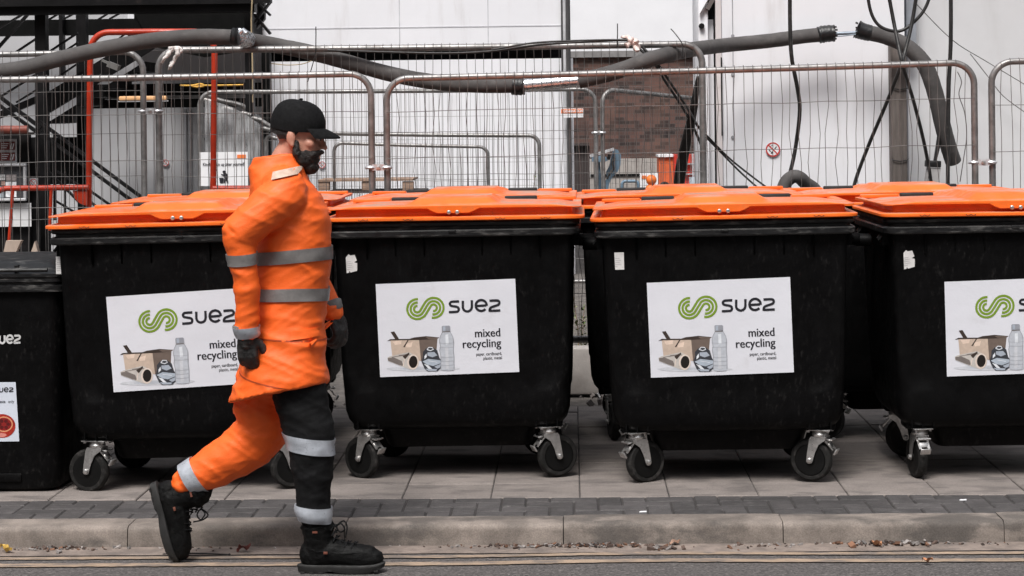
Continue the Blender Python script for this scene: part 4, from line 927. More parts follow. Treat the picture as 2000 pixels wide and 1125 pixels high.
# things on and by the staircase
t = thing("light_fitting", "long orange light fitting fixed under the staircase landing beam", "light fitting", P(278, 193, 18.2))
bm = bm_new(); a = P(233, 193, 18.2); b = P(326, 193, 18.2); boxmm(bm, (a.x, 18.17, a.z - .017), (b.x, 18.23, a.z + .022), bevel=.012); finish("diffuser", bm, mat("amber_diffuser", (.75, .42, .20), .35, var=.12, vs=12, stretch=(1, 1, 6)), t, world=True)
bm = bm_new(); boxmm(bm, (a.x - .01, 18.18, a.z - .028), (b.x + .01, 18.22, a.z - .0175)); finish("tray", bm, M_ALU, t, world=True)
t = thing("dark_hoarding", "dark hoarding at the far left carrying notices and a notice board", "hoarding", (P(20, 400, 17.9).x, 17.9, 0))
bm = bm_new(); pbox(bm, -120, 262, 58, 560, 17.9, .08); pbox(bm, 58.2, 268, 74, 560, 17.95, .08); finish("sheet", bm, M_STEEL_BLACK, t, world=True)
bm = bm_new(); tube(bm, [P(-60, 253, 17.6), P(54, 253, 17.6)], .035, 10); solo("red_roll", bm, mat("dull_red_roll", (.20, .045, .03), .6, var=.2), "dull red roll lying along the top of the dark hoarding", "roll", loc=P(20, 253, 17.6), sharp=50)
bm = bm_new(); pbox(bm, -60, 259, 56, 264, 17.65, .2); solo("shelf_board", bm, mat("shelf_dark", (.05, .04, .035), .7), "dark shelf board under the dull red roll", "shelf", loc=P(20, 262, 17.65))
t = thing("fire_notice", "white notice with two dark red panels at the far left", "notice", P(15, 320, 17.85))
bm = bm_new(); pbox(bm, -40, 272, 32.5, 319, 17.85, .01); finish("board", bm, mat("notice_grey_white", (.5, .5, .51), .5), t, world=True)
bm = bm_new()
for y in (277, 298): pbox(bm, -36, y, 29, y + 16, 17.845, .003)
finish("red_panel", bm, mat("notice_dark_red", (.16, .02, .02), .5), t, world=True)
bm = bm_new()
for y in (277, 298):
    for k in range(3): pbox(bm, 3, y + 3 + k * 4, 17 - k * 2, y + 4.3 + k * 4, 17.842, .002)
    for x in (21, 25): bar(bm, (x - 1, y + 14), (x + 2, y + 3), 2, 17.84, .002)
finish("white_print", bm, M_SIGNWHITE, t, world=True)
t = thing("notice_case", "framed glazed notice case with papers on the dark hoarding", "notice board", P(15, 392, 17.8))
bm = bm_new(); pbox(bm, -60, 320, 50, 325, 17.78, .05, bevel=.004); pbox(bm, -60, 388, 50, 393, 17.78, .05, bevel=.004); pbox(bm, 45.5, 325.3, 50, 387.7, 17.782, .05); finish("frame", bm, M_ALU, t, world=True)
bm = bm_new(); pbox(bm, -60, 324, 46, 389, 17.82, .01); finish("back_board", bm, mat("case_dark_grey", (.05, .05, .055), .3), t, world=True)
papers = [(.45, .45, .46), (.25, .22, .22), (.5, .3, .25), (.6, .6, .62), (.3, .33, .36)]
for i, (x0, y0, x1, y1) in enumerate(((-4, 341, 10, 352), (12, 341, 32, 353), (2, 354, 9, 362), (11, 355, 32, 385), (-4, 364, 8, 386))):
    bm = bm_new(); pbox(bm, x0, y0, x1, y1, 17.815, .003); finish("paper", bm, mat("paper_%s" % "abcde"[i], papers[i], .6, var=.35, vs=30), t, world=True)
t = thing("paper_notice", "white paper notices below the notice case", "notice", P(30, 442, 17.85))
bm = bm_new(); pbox(bm, -60, 397, 61, 443, 17.84, .006); finish("sheet", bm, mat("paper_sheet_white", (.6, .6, .61), .6, var=.1), t, world=True)
no_smoking(P(65.5, 357, 17.90), .034, "square no smoking sign beside the notice case at the far left", square=True)
# litter notice
t = thing("litter_notice", "white notice with a litter bin pictogram beside the red frame", "sign", P(437, 363, 18.1))
bm = bm_new(); pbox(bm, 390, 297, 484, 363, 18.08, .012); finish("board", bm, M_SIGNWHITE, t, world=True)
bm = bm_new(); pbox(bm, 463, 302, 480, 309, 18.076, .003); finish("orange_mark", bm, M_SIGNORANGE, t, world=True)
bm = bm_new(); wall_text(bm, "Kindly clean up after yourself", 396, 324, 18.075, .038, sx=.80, bold=.0006); finish("lettering", bm, M_INK, t, world=True, sharp=None)
bm = bm_new()
def fpoly(bm, pts, Y):
    f = bm.faces.new([bm.verts.new(P(x, y, Y)) for x, y in pts]); f.normal_update()
    if f.normal.y > 0: f.normal_flip()
fpoly(bm, [(428, 347.5), (437, 347.5), (435.8, 357.5), (429.6, 357.5)], 18.0745)
fpoly(bm, [(438 + 3.4 * math.cos(k * .45), 335.4 + 2.6 * math.sin(k * .45)) for k in range(14)], 18.074); fpoly(bm, [(436, 338), (441, 337), (445, 342), (444.5, 349), (446, 357), (442.8, 357), (441.5, 351), (439.5, 357), (436.5, 357.2), (438, 348), (436, 343), (431.5, 341.3), (432, 339.5), (436, 340.6)], 18.0735)
finish("pictogram", bm, M_INK, t, world=True, sharp=None)
# stacked barriers wrapped in film
t = thing("barrier_stack", "stack of galvanised barriers wrapped in clear film behind the red frame", "barrier stack", (P(460, 340, 18.6).x, 18.6, 0))
for i, (px, y0) in enumerate(((394, 190), (433, 206), (468, 216), (489, 226), (505, 245), (520, 262))):
    bm = bm_new(); yy = 18.45 + .05 * i; tube(bm, [P(px, 470, yy), P(px - 1, y0 + 16, yy)] + [P(px - 1 + 10 - 10 * math.cos(R(q)), y0 + 10 - 10 * math.sin(R(q)) + 4, yy) for q in range(15, 90, 15)] + [P(px + 22, y0 + 9, yy)], .02, 8); finish("barrier_post", bm, M_GALV, t, world=True, sharp=50)
bm = bm_new(); tube(bm, smoothpath([P(404, 186, 18.75), P(430, 196, 18.75), P(474, 207, 18.75), P(502, 230, 18.75), P(530, 248, 18.75), P(560, 260, 18.8), P(640, 264, 18.95)], 5), .022, 8); finish("top_rail", bm, M_GALV, t, world=True, sharp=50)
bm = bm_new(); V = []
for j in range(17):
    row = []
    for i in range(15):
        f_ = i / 14; g_ = j / 16; px = 400 + 108 * f_; ty = 196 + 8 * f_ + 40 * f_ * f_; py = ty + (345 - ty) * g_
        row.append(bm.verts.new(P(px, py, 18.42 + .05 * mnoise.noise((f_ * 7, g_ * 3, 1)) + .03 * mnoise.noise((f_ * 18, g_ * 5, 3)))))
    V.append(row)
for j in range(16):
    for i in range(14): bm.faces.new((V[j][i], V[j][i + 1], V[j + 1][i + 1], V[j + 1][i]))
finish("clear_film", bm, M_PLASTICWRAP, t, world=True, sharp=60)
# pallets
t = thing("pallet", "brown timber pallet leaning edge-on below the low barriers", "pallet", P(715, 375, 18.4))
bm = bm_new(); pbox(bm, 621, 350, 806, 354, 18.35, .6); finish("top_board", bm, M_PALLET, t, world=True)
for x in (622, 706, 786): bm = bm_new(); pbox(bm, x, 354.4, x + 21, 372, 18.36, .1, bevel=.004); finish("block", bm, M_PALLET, t, world=True)
bm = bm_new(); pbox(bm, 640, 372.4, 828, 377, 18.35, .6); finish("bottom_board", bm, mat("pallet_dark", (.06, .045, .04), .85), t, world=True)

# ------------------------------------------------------------------ red tube frames
def rtube(name, pts, Y, r, label=None, parent=None):
    bm = bm_new(); tube(bm, [P(x, y, Y) for x, y in pts], r, 12); return finish(name, bm, M_RED, parent, world=parent is not None, sharp=50)
t = thing("red_trolley", "tall red tubular frame with a rounded top between the fences", "frame", (P(300, 400, 13.55).x, 13.55, 0))
rtube("hoop", [(172, 640), (173, 420), (176, 130), (177, 106)] + [(213 - 36 * math.cos(R(q)), 98 - 35 * math.sin(R(q))) for q in range(10, 91, 10)] + [(300, 62), (380, 62)] + [(380 + 39 * math.sin(R(q)), 100 - 38 * math.cos(R(q))) for q in range(10, 91, 10)] + [(419, 130), (416, 400), (415, 640)], 13.55, .0205, parent=t)
rtube("cross_tube", [(416, 368), (560, 368), (600, 372), (660, 410)], 13.54, .019, parent=t)
rtube("push_handle", [(-14, 640), (-12, 400)] + [(14 - 26 * math.cos(R(q)), 392 - 24 * math.sin(R(q))) for q in range(10, 91, 16)] + [(90, 367), (172, 366)], 13.5, .018, parent=t)
bm = bm_new(); prism(bm, [(P(x, y, 13.52).x, P(x, y, 13.52).z) for x, y in [(143, 372), (172, 372), (172, 401)] + [(172 - 28 * math.sin(R(q)), 373 + 28 * math.cos(R(q))) for q in range(10, 90, 12)]], 13.50, 13.515); finish("gusset", bm, M_RED, t, world=True)
for a, b in (((25, 372), (15, 510)), ((100, 372), (97, 450))): rtube("strut", [a, b], 13.48, .011, parent=t)
for p, lb in (([(2, 512), (12, 470), (41, 470), (22, 512)], "pale short timber plank leaning at the left behind the waste bin"), ([(56, 505), (68, 471), (76, 500), (72, 512)], "small pointed timber offcut behind the waste bin")):
    bm = bm_new(); prism(bm, [(P(x, y, 11.6).x, P(x, y, 11.6).z) for x, y in p], 11.6, 11.65); solo("timber_plank", bm, mat("pale_plank", (.42, .33, .27), .8, var=.2, stretch=(1, 1, .3)), lb, "plank", "timber offcuts behind the waste bin", loc=P(p[0][0], p[0][1], 11.6))
bm = bm_new(); tube(bm, smoothpath([P(4, 520, 10.4), P(8, 505, 10.4), P(16, 500, 10.5), P(12, 515, 10.4)], 4), .008, 6); solo("orange_strap", bm, M_ORLAMP, "thin orange strap hooked on the waste bin lid", "strap", loc=P(8, 512, 10.4))

# ------------------------------------------------------------------ lagged pipe and cables
def pipe(name, segs, mats, label, cat, **k): pass
t = thing("lagged_pipe", "long grey foam lagged pipe slung along the second fence row", "pipe", P(800, 160, 13.05))
def ppath(pts, sub=6): return smoothpath([P(x, y, Y) for x, y, Y in pts], sub)
A = ppath([(-40, 143, 13.1), (40, 134, 13.05), (120, 114, 13.02), (200, 96, 13.0), (290, 80, 13.0), (380, 72, 13.0), (455, 73, 13.05)])
B_ = ppath([(478, 77, 13.30), (540, 89, 13.42), (600, 101, 13.42), (680, 122, 13.40), (760, 144, 13.40), (840, 159, 13.3), (930, 166, 13.1), (1006, 166, 13.1)])
Cp = ppath([(1130, 158, 13.1), (1200, 141, 13.1), (1280, 113, 13.15), (1350, 97, 13.7), (1420, 88, 14.2), (1500, 80, 14.3), (1570, 71, 14.35), (1602, 68, 14.35)])
for pth in (A, B_, Cp):
    bm = bm_new(); N_ = len(pth); rad = [.0495 + .0025 * mnoise.noise((i * .7, 3, 0)) for i in range(N_)]; tube(bm, pth, rad, 16); finish("lagging", bm, M_FOAM, t, world=True, sharp=60)
bm = bm_new(); tube(bm, ppath([(452, 71, 13.0), (460, 72, 13.0), (466, 72, 13.0)]), [.053 + .003 * (i % 2) for i in range(13)], 16); finish("tape", bm, M_TAPE, t, world=True, sharp=60)
bm = bm_new(); tube(bm, ppath([(464, 72, 13.08), (472, 73, 13.15), (484, 78, 13.28)]), [.052, .056, .054, .058, .055, .053, .055, .057, .055, .053, .055, .053, .052], 16); tube(bm, [P(470, 64, 12.97), P(476, 58, 12.96), P(481, 66, 12.95)], [.02, .012, .02], 8); finish("foil_tape", bm, M_SILVER, t, world=True, sharp=60)
bm = bm_new(); tube(bm, ppath([(1000, 167, 13.1), (1012, 168, 13.1), (1024, 167, 13.1)]), [.056 + .002 * ((i * 7) % 3) for i in range(13)], 16); finish("tape", bm, M_TAPE, t, world=True, sharp=60)
bm = bm_new(); pth = ppath([(1022, 167, 13.1), (1060, 164, 13.1), (1100, 160, 13.1), (1136, 157, 13.1)]); tube(bm, pth, [.043 + .006 * mnoise.noise((i * 1.7, 0, 0)) for i in range(len(pth))], 16); finish("foil_tape", bm, M_SILVER, t, world=True, sharp=60)
bm = bm_new(); pth = ppath([(1598, 69, 14.35), (1612, 66, 14.35), (1630, 65, 14.35)]); tube(bm, pth, [.054, .060, .056, .058, .062, .057, .06, .056, .06, .058, .056, .06, .058], 14, caps=False)
for q in range(5): beam(bm, P(1628, 54 + 5 * q, 14.30), P(1634 + (q % 2) * 2, 52 + 6 * q, 14.30), .012, .004)
finish("torn_tape", bm, M_TAPE, t, world=True, sharp=60)
bm = bm_new(); tube(bm, [P(1610, 67, 14.35), P(1690, 63, 14.35)], .013, 10); tube(bm, ppath([(1625, 72, 14.32), (1650, 70, 14.32), (1680, 66, 14.32)]), .004, 6); finish("inner_pipe", bm, mat("blue_grey_pipe", (.25, .29, .34), .4, .4, var=.1), t, world=True, sharp=60)
t = thing("lagged_pipe", "short grey lagged pipe bending down the wall at the right", "pipe", P(1820, 200, 14.3))
pth = ppath([(1690, 63, 14.3), (1730, 72, 14.3), (1770, 90, 14.28), (1805, 125, 14.26), (1826, 180, 14.26), (1840, 240, 14.3), (1852, 285, 14.35), (1862, 316, 14.4)]); bm = bm_new(); tube(bm, pth, [.051 + .004 * min(1, i / 20) + .002 * mnoise.noise((i * .8, 9, 0)) for i in range(len(pth))], 16); finish("lagging", bm, M_FOAM, t, world=True, sharp=60)
bm = bm_new(); tube(bm, ppath([(1674, 57, 14.3), (1684, 61, 14.3), (1700, 65, 14.3)]), [.066, .063, .06, .062, .058, .06, .057, .059, .056, .058, .056, .057, .056], 14, caps=False)
for q in range(4): beam(bm, P(1676, 46 + 8 * q, 14.24), P(1671, 44 + 10 * q, 14.24), .012, .004)
finish("torn_tape", bm, M_TAPE, t, world=True, sharp=60)
CG = "black cables hanging over the fences"
def cable(label, pts, r=.010, sub=6, m=None, name="cable", group=CG):
    bm = bm_new(); pth = ppath(pts, sub); tube(bm, pth, r, 8); return solo(name, bm, m or M_CABLE, label, "cable", group, loc=pth[0], sharp=60)
cable("cable hanging in a long bow past the no smoking sign", [(1543, -30, 13.9), (1543, 40, 13.9), (1546, 110, 13.9), (1557, 170, 13.95), (1562, 215, 14.0), (1555, 280, 14.1), (1545, 330, 14.1), (1533, 368, 14.1), (1528, 400, 14.1)], .0135)
cable("cable hanging straight down in front of the grey wall", [(1857, -30, 14.2), (1857, 80, 14.2), (1853, 170, 14.2), (1852, 260, 14.2), (1851, 370, 14.2), (1851, 430, 14.2)], .014)
cable("cable looped over the top of the timber post", [(1692, -30, 13.9), (1700, 20, 13.9), (1715, 48, 13.9), (1740, 60, 13.9), (1765, 58, 13.9), (1795, 33, 13.9), (1812, 5, 13.9), (1820, -30, 13.9)], .011)
cable("cable crossing the timber post from upper left to lower right", [(1732, -30, 13.8), (1745, 40, 13.8), (1754, 85, 13.75), (1764, 130, 13.7), (1785, 200, 13.9), (1805, 280, 14.1), (1818, 352, 14.2), (1822, 400, 14.2)], .0125)
cable("cable crossing the timber post from upper right to lower left", [(1793, -30, 13.85), (1782, 40, 13.85), (1768, 100, 13.8), (1757, 135, 13.75), (1730, 205, 13.9), (1700, 275, 14.1), (1675, 340, 14.2), (1664, 380, 14.2)], .0125)
cable("thin cable running from the fence post down behind the lids, upper of two", [(1379, 263, 13.2), (1420, 305, 13.4), (1460, 338, 13.6), (1500, 368, 13.8)], .006)
cable("thin cable running from the fence post down behind the lids, lower of two", [(1379, 268, 13.2), (1415, 305, 13.4), (1450, 340, 13.6), (1484, 370, 13.8)], .006)
cable("thin sagging cable tied along the top rail of the pipe fence", [(640, 98, 13.24), (760, 102, 13.24), (870, 104, 13.24), (960, 100, 13.24), (1050, 88, 13.24), (1120, 83, 13.24), (1200, 79, 13.24), (1232, 79, 13.24)], .007)
cable("cable lying just above the sagging cable on the top rail", [(960, 97, 13.22), (1040, 84, 13.22), (1110, 80, 13.22), (1180, 78, 13.22), (1226, 78, 13.22)], .006)
cable("thick cable dropping from the pink rag to the cable bundle, left", [(1245, 92, 13.25), (1275, 120, 13.25), (1300, 160, 13.4), (1330, 205, 13.6), (1355, 250, 13.8), (1372, 290, 13.8)], .009)
cable("thick cable dropping from the pink rag to the cable bundle, right", [(1255, 92, 13.25), (1285, 126, 13.25), (1315, 170, 13.4), (1345, 215, 13.6), (1362, 245, 13.8), (1378, 262, 13.8)], .009)
for i in range(5):
    d = i * 6
    cable("cable in the dark bundle leaning beside the red cabinet", [(1364 - i, 150 + 4 * i, 13.6 + .02 * i), (1358 - i * 2, 215, 13.7), (1348 - d * .5, 270, 13.8), (1338 - d * .6, 325, 13.9), (1330 - d * .55, 385, 14.0)], .014, group="cables in the dark bundle")
def ties(label, pts, Y):
    bm = bm_new(); tube(bm, smoothpath([P(x, y, Y) for x, y in pts], 4), .0035, 6); solo("cable_tie", bm, M_CABLE, label, "cable tie", "cable ties on the fence rails", loc=P(pts[0][0], pts[0][1], Y))
ties("upright cable tie on the rail above the worker", [(617, 52), (617, 80), (616, 105), (608, 135), (601, 160)], 13.25)
ties("upright cable tie standing on the rail left of the pink rag", [(1206, 46), (1206, 70), (1205, 92)], 13.25)
ties("cable tie slanting up from the rail right of the pink rag", [(1310, 56), (1322, 70), (1333, 88), (1332, 112)], 13.25)
# wires on the grey wall
cable("long thin wire slanting down the grey wall", [(1790, 8, 14.6), (1860, 78, 14.7), (1930, 122, 14.8), (2010, 170, 14.8)], .003, m=M_WIRE, name="thin_wire", group="thin wires on the grey wall")
cable("thin wire dropping steeply down the grey wall", [(1895, 105, 14.75), (1930, 150, 14.8), (1960, 188, 14.8), (2010, 225, 14.8)], .003, m=M_WIRE, name="thin_wire", group="thin wires on the grey wall")
cable("crinkled thin wire hanging beside the last fence post", [(1870, 140, 13.0), (1878, 160, 13.0), (1873, 185, 13.0), (1884, 220, 13.0), (1888, 265, 13.0), (1882, 310, 13.0), (1875, 355, 13.0)], .003, m=M_WIRE, name="thin_wire", group="thin wires on the grey wall")
t = thing("hanging_scoop", "black handled bag hanging among cables beside the grey wall", "bag", P(1820, 330, 14.3))
bm = bm_new(); tube(bm, [P(1834, 262, 14.3), P(1832, 285, 14.3), P(1826, 315, 14.3)], [.012, .016, .012], 8); finish("handle", bm, M_CABLE, t, world=True, sharp=60)
bm = bm_new(); box(bm, P(1822, 320, 14.3), (.10, .08, .045), Matrix.Rotation(R(4), 3, 'Y'), bevel=.006); finish("clasp", bm, M_TAPE, t, world=True)
bm = bm_new(); prism(bm, [(P(x, y, 14.3).x, P(x, y, 14.3).z) for x, y in ((1811, 327), (1836, 328), (1832, 362), (1828, 400), (1804, 400), (1806, 360))], 14.27, 14.34); finish("pouch", bm, mat("pale_pouch", (.36, .35, .35), .7, var=.15), t, world=True)
bm = bm_new(); tube(bm, ppath([(1524, 400, 13.4), (1532, 362, 13.4), (1546, 346, 13.4), (1560, 346, 13.4), (1574, 358, 13.45), (1592, 372, 13.5), (1602, 400, 13.5)]), .043, 14); solo("lagged_hose", bm, M_FOAM, "grey lagged hose arching up just behind the orange lids", "hose", loc=P(1560, 346, 13.4), sharp=60)
# rags, rope
def rag(label, pts, Y, wd, seed, m):
    rr = random.Random(seed); bm = bm_new()
    for path in pts:
        q = smoothpath([P(x, y, Y + rr.uniform(-.02, .02)) for x, y in path], 5); tube(bm, q, [wd * (.55 + .6 * abs(mnoise.noise((i * .35, seed, 0)))) * (1 - .5 * i / len(q)) for i in range(len(q))], 7)
    for v in bm.verts: v.co += Vector((mnoise.noise(v.co * 40), .3 * mnoise.noise(v.co * 37 + Vector((5, 5, 5))), mnoise.noise(v.co * 43))) * .008
    solo("rag", bm, m, label, "rag", "rags tied to the fence rails", loc=P(pts[0][0][0], pts[0][0][1], Y), sharp=60)
rag("white rag knotted on the rail near the red frame", [[(330, 94), (340, 92), (352, 95), (355, 102)], [(336, 94), (328, 106), (320, 116), (317, 122)], [(344, 94), (347, 106), (340, 118), (334, 128), (331, 136)]], 13.24, .026, 3, M_TARP)
rag("pinkish white rag wound round the rail above the brick wall", [[(1222, 90), (1232, 84), (1244, 86), (1248, 96)], [(1226, 80), (1238, 78), (1246, 82)], [(1236, 80), (1224, 74), (1214, 72)], [(1240, 92), (1246, 100)]], 13.23, .030, 5, mat("pink_white_rag", (.72, .58, .54), .7, var=.25, vs=30))
bm = bm_new(); tube(bm, smoothpath([P(x, y, 18.6) for x, y in ((352, 167), (375, 167), (392, 164), (398, 168), (385, 170), (376, 167), (420, 167), (475, 166))], 5), .010, 6); solo("yellow_rope", bm, M_ROPE, "yellow rope strung along the staircase beam", "rope", loc=P(400, 167, 18.6), sharp=60)
bm = bm_new(); tube(bm, smoothpath([P(x, y, 18.2) for x, y in ((494, -20), (491, 40), (493, 120), (494, 200))], 5), .007, 6); tube(bm, smoothpath([P(x, y, 19.6) for x, y in ((530, 124), (560, 127), (590, 125), (612, 117))], 5), .005, 6); solo("pale_cable", bm, mat("straw_cable", (.40, .31, .19), .6), "straw coloured cable hanging down the staircase post", "cable", loc=P(494, 0, 18.2), sharp=60)
# weeds behind the containers
def weed(label, px, ytop, Y, h, seed, wide=.08, m=None):
    rr = random.Random(seed); b = P(px, ytop, Y); z0 = b.z - h; base = Vector((b.x, Y, z0))
    t = thing("weed", label, "plant", (b.x, Y, max(0, z0)), 0, "weeds behind the containers")
    bs = bm_new(); bl = bm_new()
    for k in range(5):
        tip = base + Vector((rr.uniform(-wide, wide), rr.uniform(-wide, wide), h * (1 if k == 0 else rr.uniform(.6, .95)))); q = [base.lerp(tip, i / 6) + Vector((rr.uniform(-.01, .01), 0, 0)) for i in range(7)]; tube(bs, q, [.006 * (1 - i / 8) for i in range(7)], 5)
        for i in range(60):
            f_ = rr.uniform(.15, 1); c = base.lerp(tip, f_); a = rr.uniform(0, 6.28); L = rr.uniform(.03, .07) * (1.15 - f_ * .6); d = Vector((math.cos(a), math.sin(a), rr.uniform(.2, .9))).normalized() * L; s = d.cross(Vector((0, 0, 1))).normalized() * L * .22
            bl.faces.new([bl.verts.new(p) for p in (c, c + d * .5 + s, c + d, c + d * .5 - s)])
    finish("stem", bs, M_PALLET, t, world=True); finish("leaves", bl, m or M_LEAF, t, world=True, sharp=None)
weed("thin green weed poking up behind the lids left of the cabin corner", 1053, 341, 12.75, 1.42, 1, .035)
weed("small green weed poking up behind the lids right of the worker", 683, 378, 12.75, 1.25, 2, .045)
weed("tiny weed tip showing over the lids near the fence coupler", 965, 371, 12.75, 1.28, 3, .03)
weed("pale weed seen low through the gap between containers", 1142, 560, 13.6, .75, 4, .16, M_WEED2)
weed("green weed low behind the fence rail in the container gap", 1128, 600, 13.5, .62, 5, .16)

# ------------------------------------------------------------------ the worker walking past
from mathutils.bvhtree import BVHTree
M_SKIN = mat("skin", (0.50, 0.235, 0.165), 0.5, var=0.12, vs=25, dirt=(0.42, 0.15, 0.10), dirt_s=18, dirt_lo=0.5, dirt_hi=0.8, dirt_amt=0.5)
M_HAIR = mat("dark_hair", (0.012, 0.009, 0.008), 0.7, var=0.5, vs=90, bump=0.8, bs=160)
M_CAP = mat("black_cap_cloth", (0.005, 0.005, 0.0055), 0.85, var=0.3, vs=40, bump=0.3, bs=250, spec=0.2)
M_HIVIS = mat("orange_hi_vis_cloth", (0.88, 0.128, 0.011), 0.6, var=0.06, vs=9, bump=0.35, bs=220, dirt=(0.62, 0.10, 0.02), dirt_s=7, dirt_lo=0.55, dirt_hi=0.85, dirt_amt=0.4)
M_TROUSER = mat("black_work_cloth", (0.006, 0.006, 0.0065), 0.85, var=0.3, vs=20, bump=0.35, bs=200, spec=0.2)
M_REFLECT = mat("grey_reflective_tape", (0.19, 0.18, 0.175), 0.4, 0.15, var=0.12, vs=25, bump=0.25, bs=120)
M_REFLECT2 = mat("silver_reflective_tape", (0.42, 0.445, 0.49), 0.35, 0.2, var=0.15, vs=18, bump=0.3, bs=90)
M_BOOT = mat("black_boot_leather", (0.004, 0.004, 0.004), 0.6, var=0.4, vs=30, bump=0.4, bs=130, dirt=(0.018, 0.016, 0.0155), dirt_s=24, dirt_lo=0.55, dirt_hi=0.8, dirt_amt=0.5, spec=0.14)
M_SOLE = mat("grey_rubber_sole", (0.014, 0.0135, 0.013), 0.7, var=0.25, vs=20)
M_GLOVE = mat("dark_grey_glove", (0.017, 0.016, 0.016), 0.6, var=0.35, vs=30, bump=0.5, bs=120, dirt=(0.12, 0.11, 0.105), dirt_s=25, dirt_lo=0.5, dirt_hi=0.78, dirt_amt=0.6)
M_CUFF = mat("grey_glove_cuff", (0.16, 0.155, 0.15), 0.7, var=0.2, vs=30)
Y0 = 8.42
def PP(px, py, dy=0.0): return P(px, py, Y0 + dy)
def chain(bm, pts, rads, n=14, sub=3, flat_=1.0):
    """limb through joints with a radius at each joint"""
    V4 = [Vector((p.x, p.y, p.z, r)) for p, r in zip(pts, rads)]; out = []
    for i in range(len(V4) - 1):
        p0 = V4[max(i - 1, 0)]; p1 = V4[i]; p2 = V4[i + 1]; p3 = V4[min(i + 2, len(V4) - 1)]
        for k in range(sub):
            t_ = k / sub; out.append(0.5 * ((2 * p1) + (p2 - p0) * t_ + (2 * p0 - 5 * p1 + 4 * p2 - p3) * t_ * t_ + (3 * p1 - p0 - 3 * p2 + p3) * t_ ** 3))
    out.append(V4[-1])
    tube(bm, [Vector(q[:3]) for q in out], [max(.002, q[3]) for q in out], n)
    for q in (out[0], out[-1]): ball(bm, Vector(q[:3]), (q[3],) * 3, 1)
def ball(bm, c, s, sub=2, rot=None):
    r = bmesh.ops.create_icosphere(bm, subdivisions=sub, radius=1.0); M = Matrix.Translation(c) @ (rot.to_4x4() if rot is not None else Matrix.Identity(4)) @ Matrix.Diagonal((*s, 1))
    bmesh.ops.transform(bm, matrix=M, verts=r["verts"])
def voxel(bm, size, smooth=3, fac=.5):
    bmesh.ops.recalc_face_normals(bm, faces=bm.faces[:])
    me = bpy.data.meshes.new("blend"); bm.to_mesh(me); bm.free(); o = bpy.data.objects.new("blend", me); COL.objects.link(o)
    md = o.modifiers.new("r", 'REMESH'); md.mode = 'VOXEL'; md.voxel_size = size
    if smooth: ms = o.modifiers.new("s", 'SMOOTH'); ms.iterations = smooth; ms.factor = fac
    dg = bpy.context.evaluated_depsgraph_get(); dg.update(); m2 = bpy.data.meshes.new_from_object(o.evaluated_get(dg))
    bpy.data.objects.remove(o); bpy.data.meshes.remove(me)
    b2 = bm_new(); b2.from_mesh(m2); bpy.data.meshes.remove(m2); b2.normal_update(); return b2
def folds(bm, amp, fx=7.0, fz=17.0, seed=0.0, slope=.25):
    for v in bm.verts:
        c = v.co; q = Vector((c.x * fx + seed, c.y * fx, (c.z + slope * c.x) * fz))
        a_ = mnoise.noise(q); b_ = mnoise.noise(q * 1.7 + Vector((9, 2, 4)))
        d = .55 * (1 - min(1, abs(a_) * 2.2)) ** 2 + .35 * (1 - min(1, abs(b_) * 2.4)) ** 2 + .5 * a_ - .25
        v.co = c + v.normal * amp * d
    bm.normal_update()
def ell_rings(specs, n=40):
    """specs: px x, px y, half depth px, half width m, dy, slope px (front minus back)"""
    rings = []
    for (cx, cy, hd, hw, dy, sl_) in specs:
        rings.append([PP(cx + hd * math.copysign(abs(math.cos(a)) ** .85, math.cos(a)), cy + sl_ * math.cos(a) * .5, dy + hw * math.copysign(abs(math.sin(a)) ** .85, math.sin(a))) for a in [2 * math.pi * k / n for k in range(n)]])
    return rings
def band(src, axis_pts, widths, name, parent, m, lift=.0075, ang=(0, 360), n=64, wav=0.0):
    """strip lying on garment src: axis_pts = (point, normal) planes, rays from the axis outwards"""
    bvh = BVHTree.FromBMesh(src); c, nrm = axis_pts; nrm = nrm.normalized(); u_ = nrm.orthogonal().normalized(); v_ = nrm.cross(u_); bm = bm_new(); rows = []
    for j in range(5):
        row = []
        for k in range(n):
            a = R(ang[0] + (ang[1] - ang[0]) * k / n); d = u_ * math.cos(a) + v_ * math.sin(a)
            o = c + nrm * (widths * (j / 4 - .5) + wav * math.sin(a * 3 + 1))
            h = bvh.ray_cast(o, d); p = h[0] if h[0] is not None else o + d * .05
            row.append(p + d * lift)
        rows.append(row)
    # smooth the strip so that it lies like tape
    for it in range(2):
        for row in rows:
            r2 = [(row[k - 1] + row[k] * 2 + row[(k + 1) % n]) / 4 for k in range(n)]; row[:] = r2
    inner = [[p - (p - c).normalized() * .006 for p in rows[0]]]; outer = [[p - (p - c).normalized() * .006 for p in rows[-1]]]
    loft(bm, inner + rows + outer, cap0=False, cap1=False); bmesh.ops.recalc_face_normals(bm, faces=bm.faces[:])
    return finish(name, bm, m, parent, world=True, sharp=60)
base = PP(560, 700, 0); base.z = ROADZ
worker = thing("person", "worker in orange hi-vis coat and black cap striding past the containers", "person", base)
# joints
nk = PP(553, 322); hd = PP(584, 262)
shN, elN, wrN, haN = PP(556, 378, -.185), PP(464, 458, -.255), PP(481, 655, -.215), PP(480, 700, -.205)
shF, elF, wrF = PP(572, 380, .185), PP(602, 525, .235), PP(650, 610, .19)
hipN, knN, anN = PP(572, 700, -.095), PP(607, 868, -.10), PP(620, 1030, -.09)
hipF, knF, anF = PP(548, 705, .095), PP(520, 842, .11), PP(352, 945, .11)
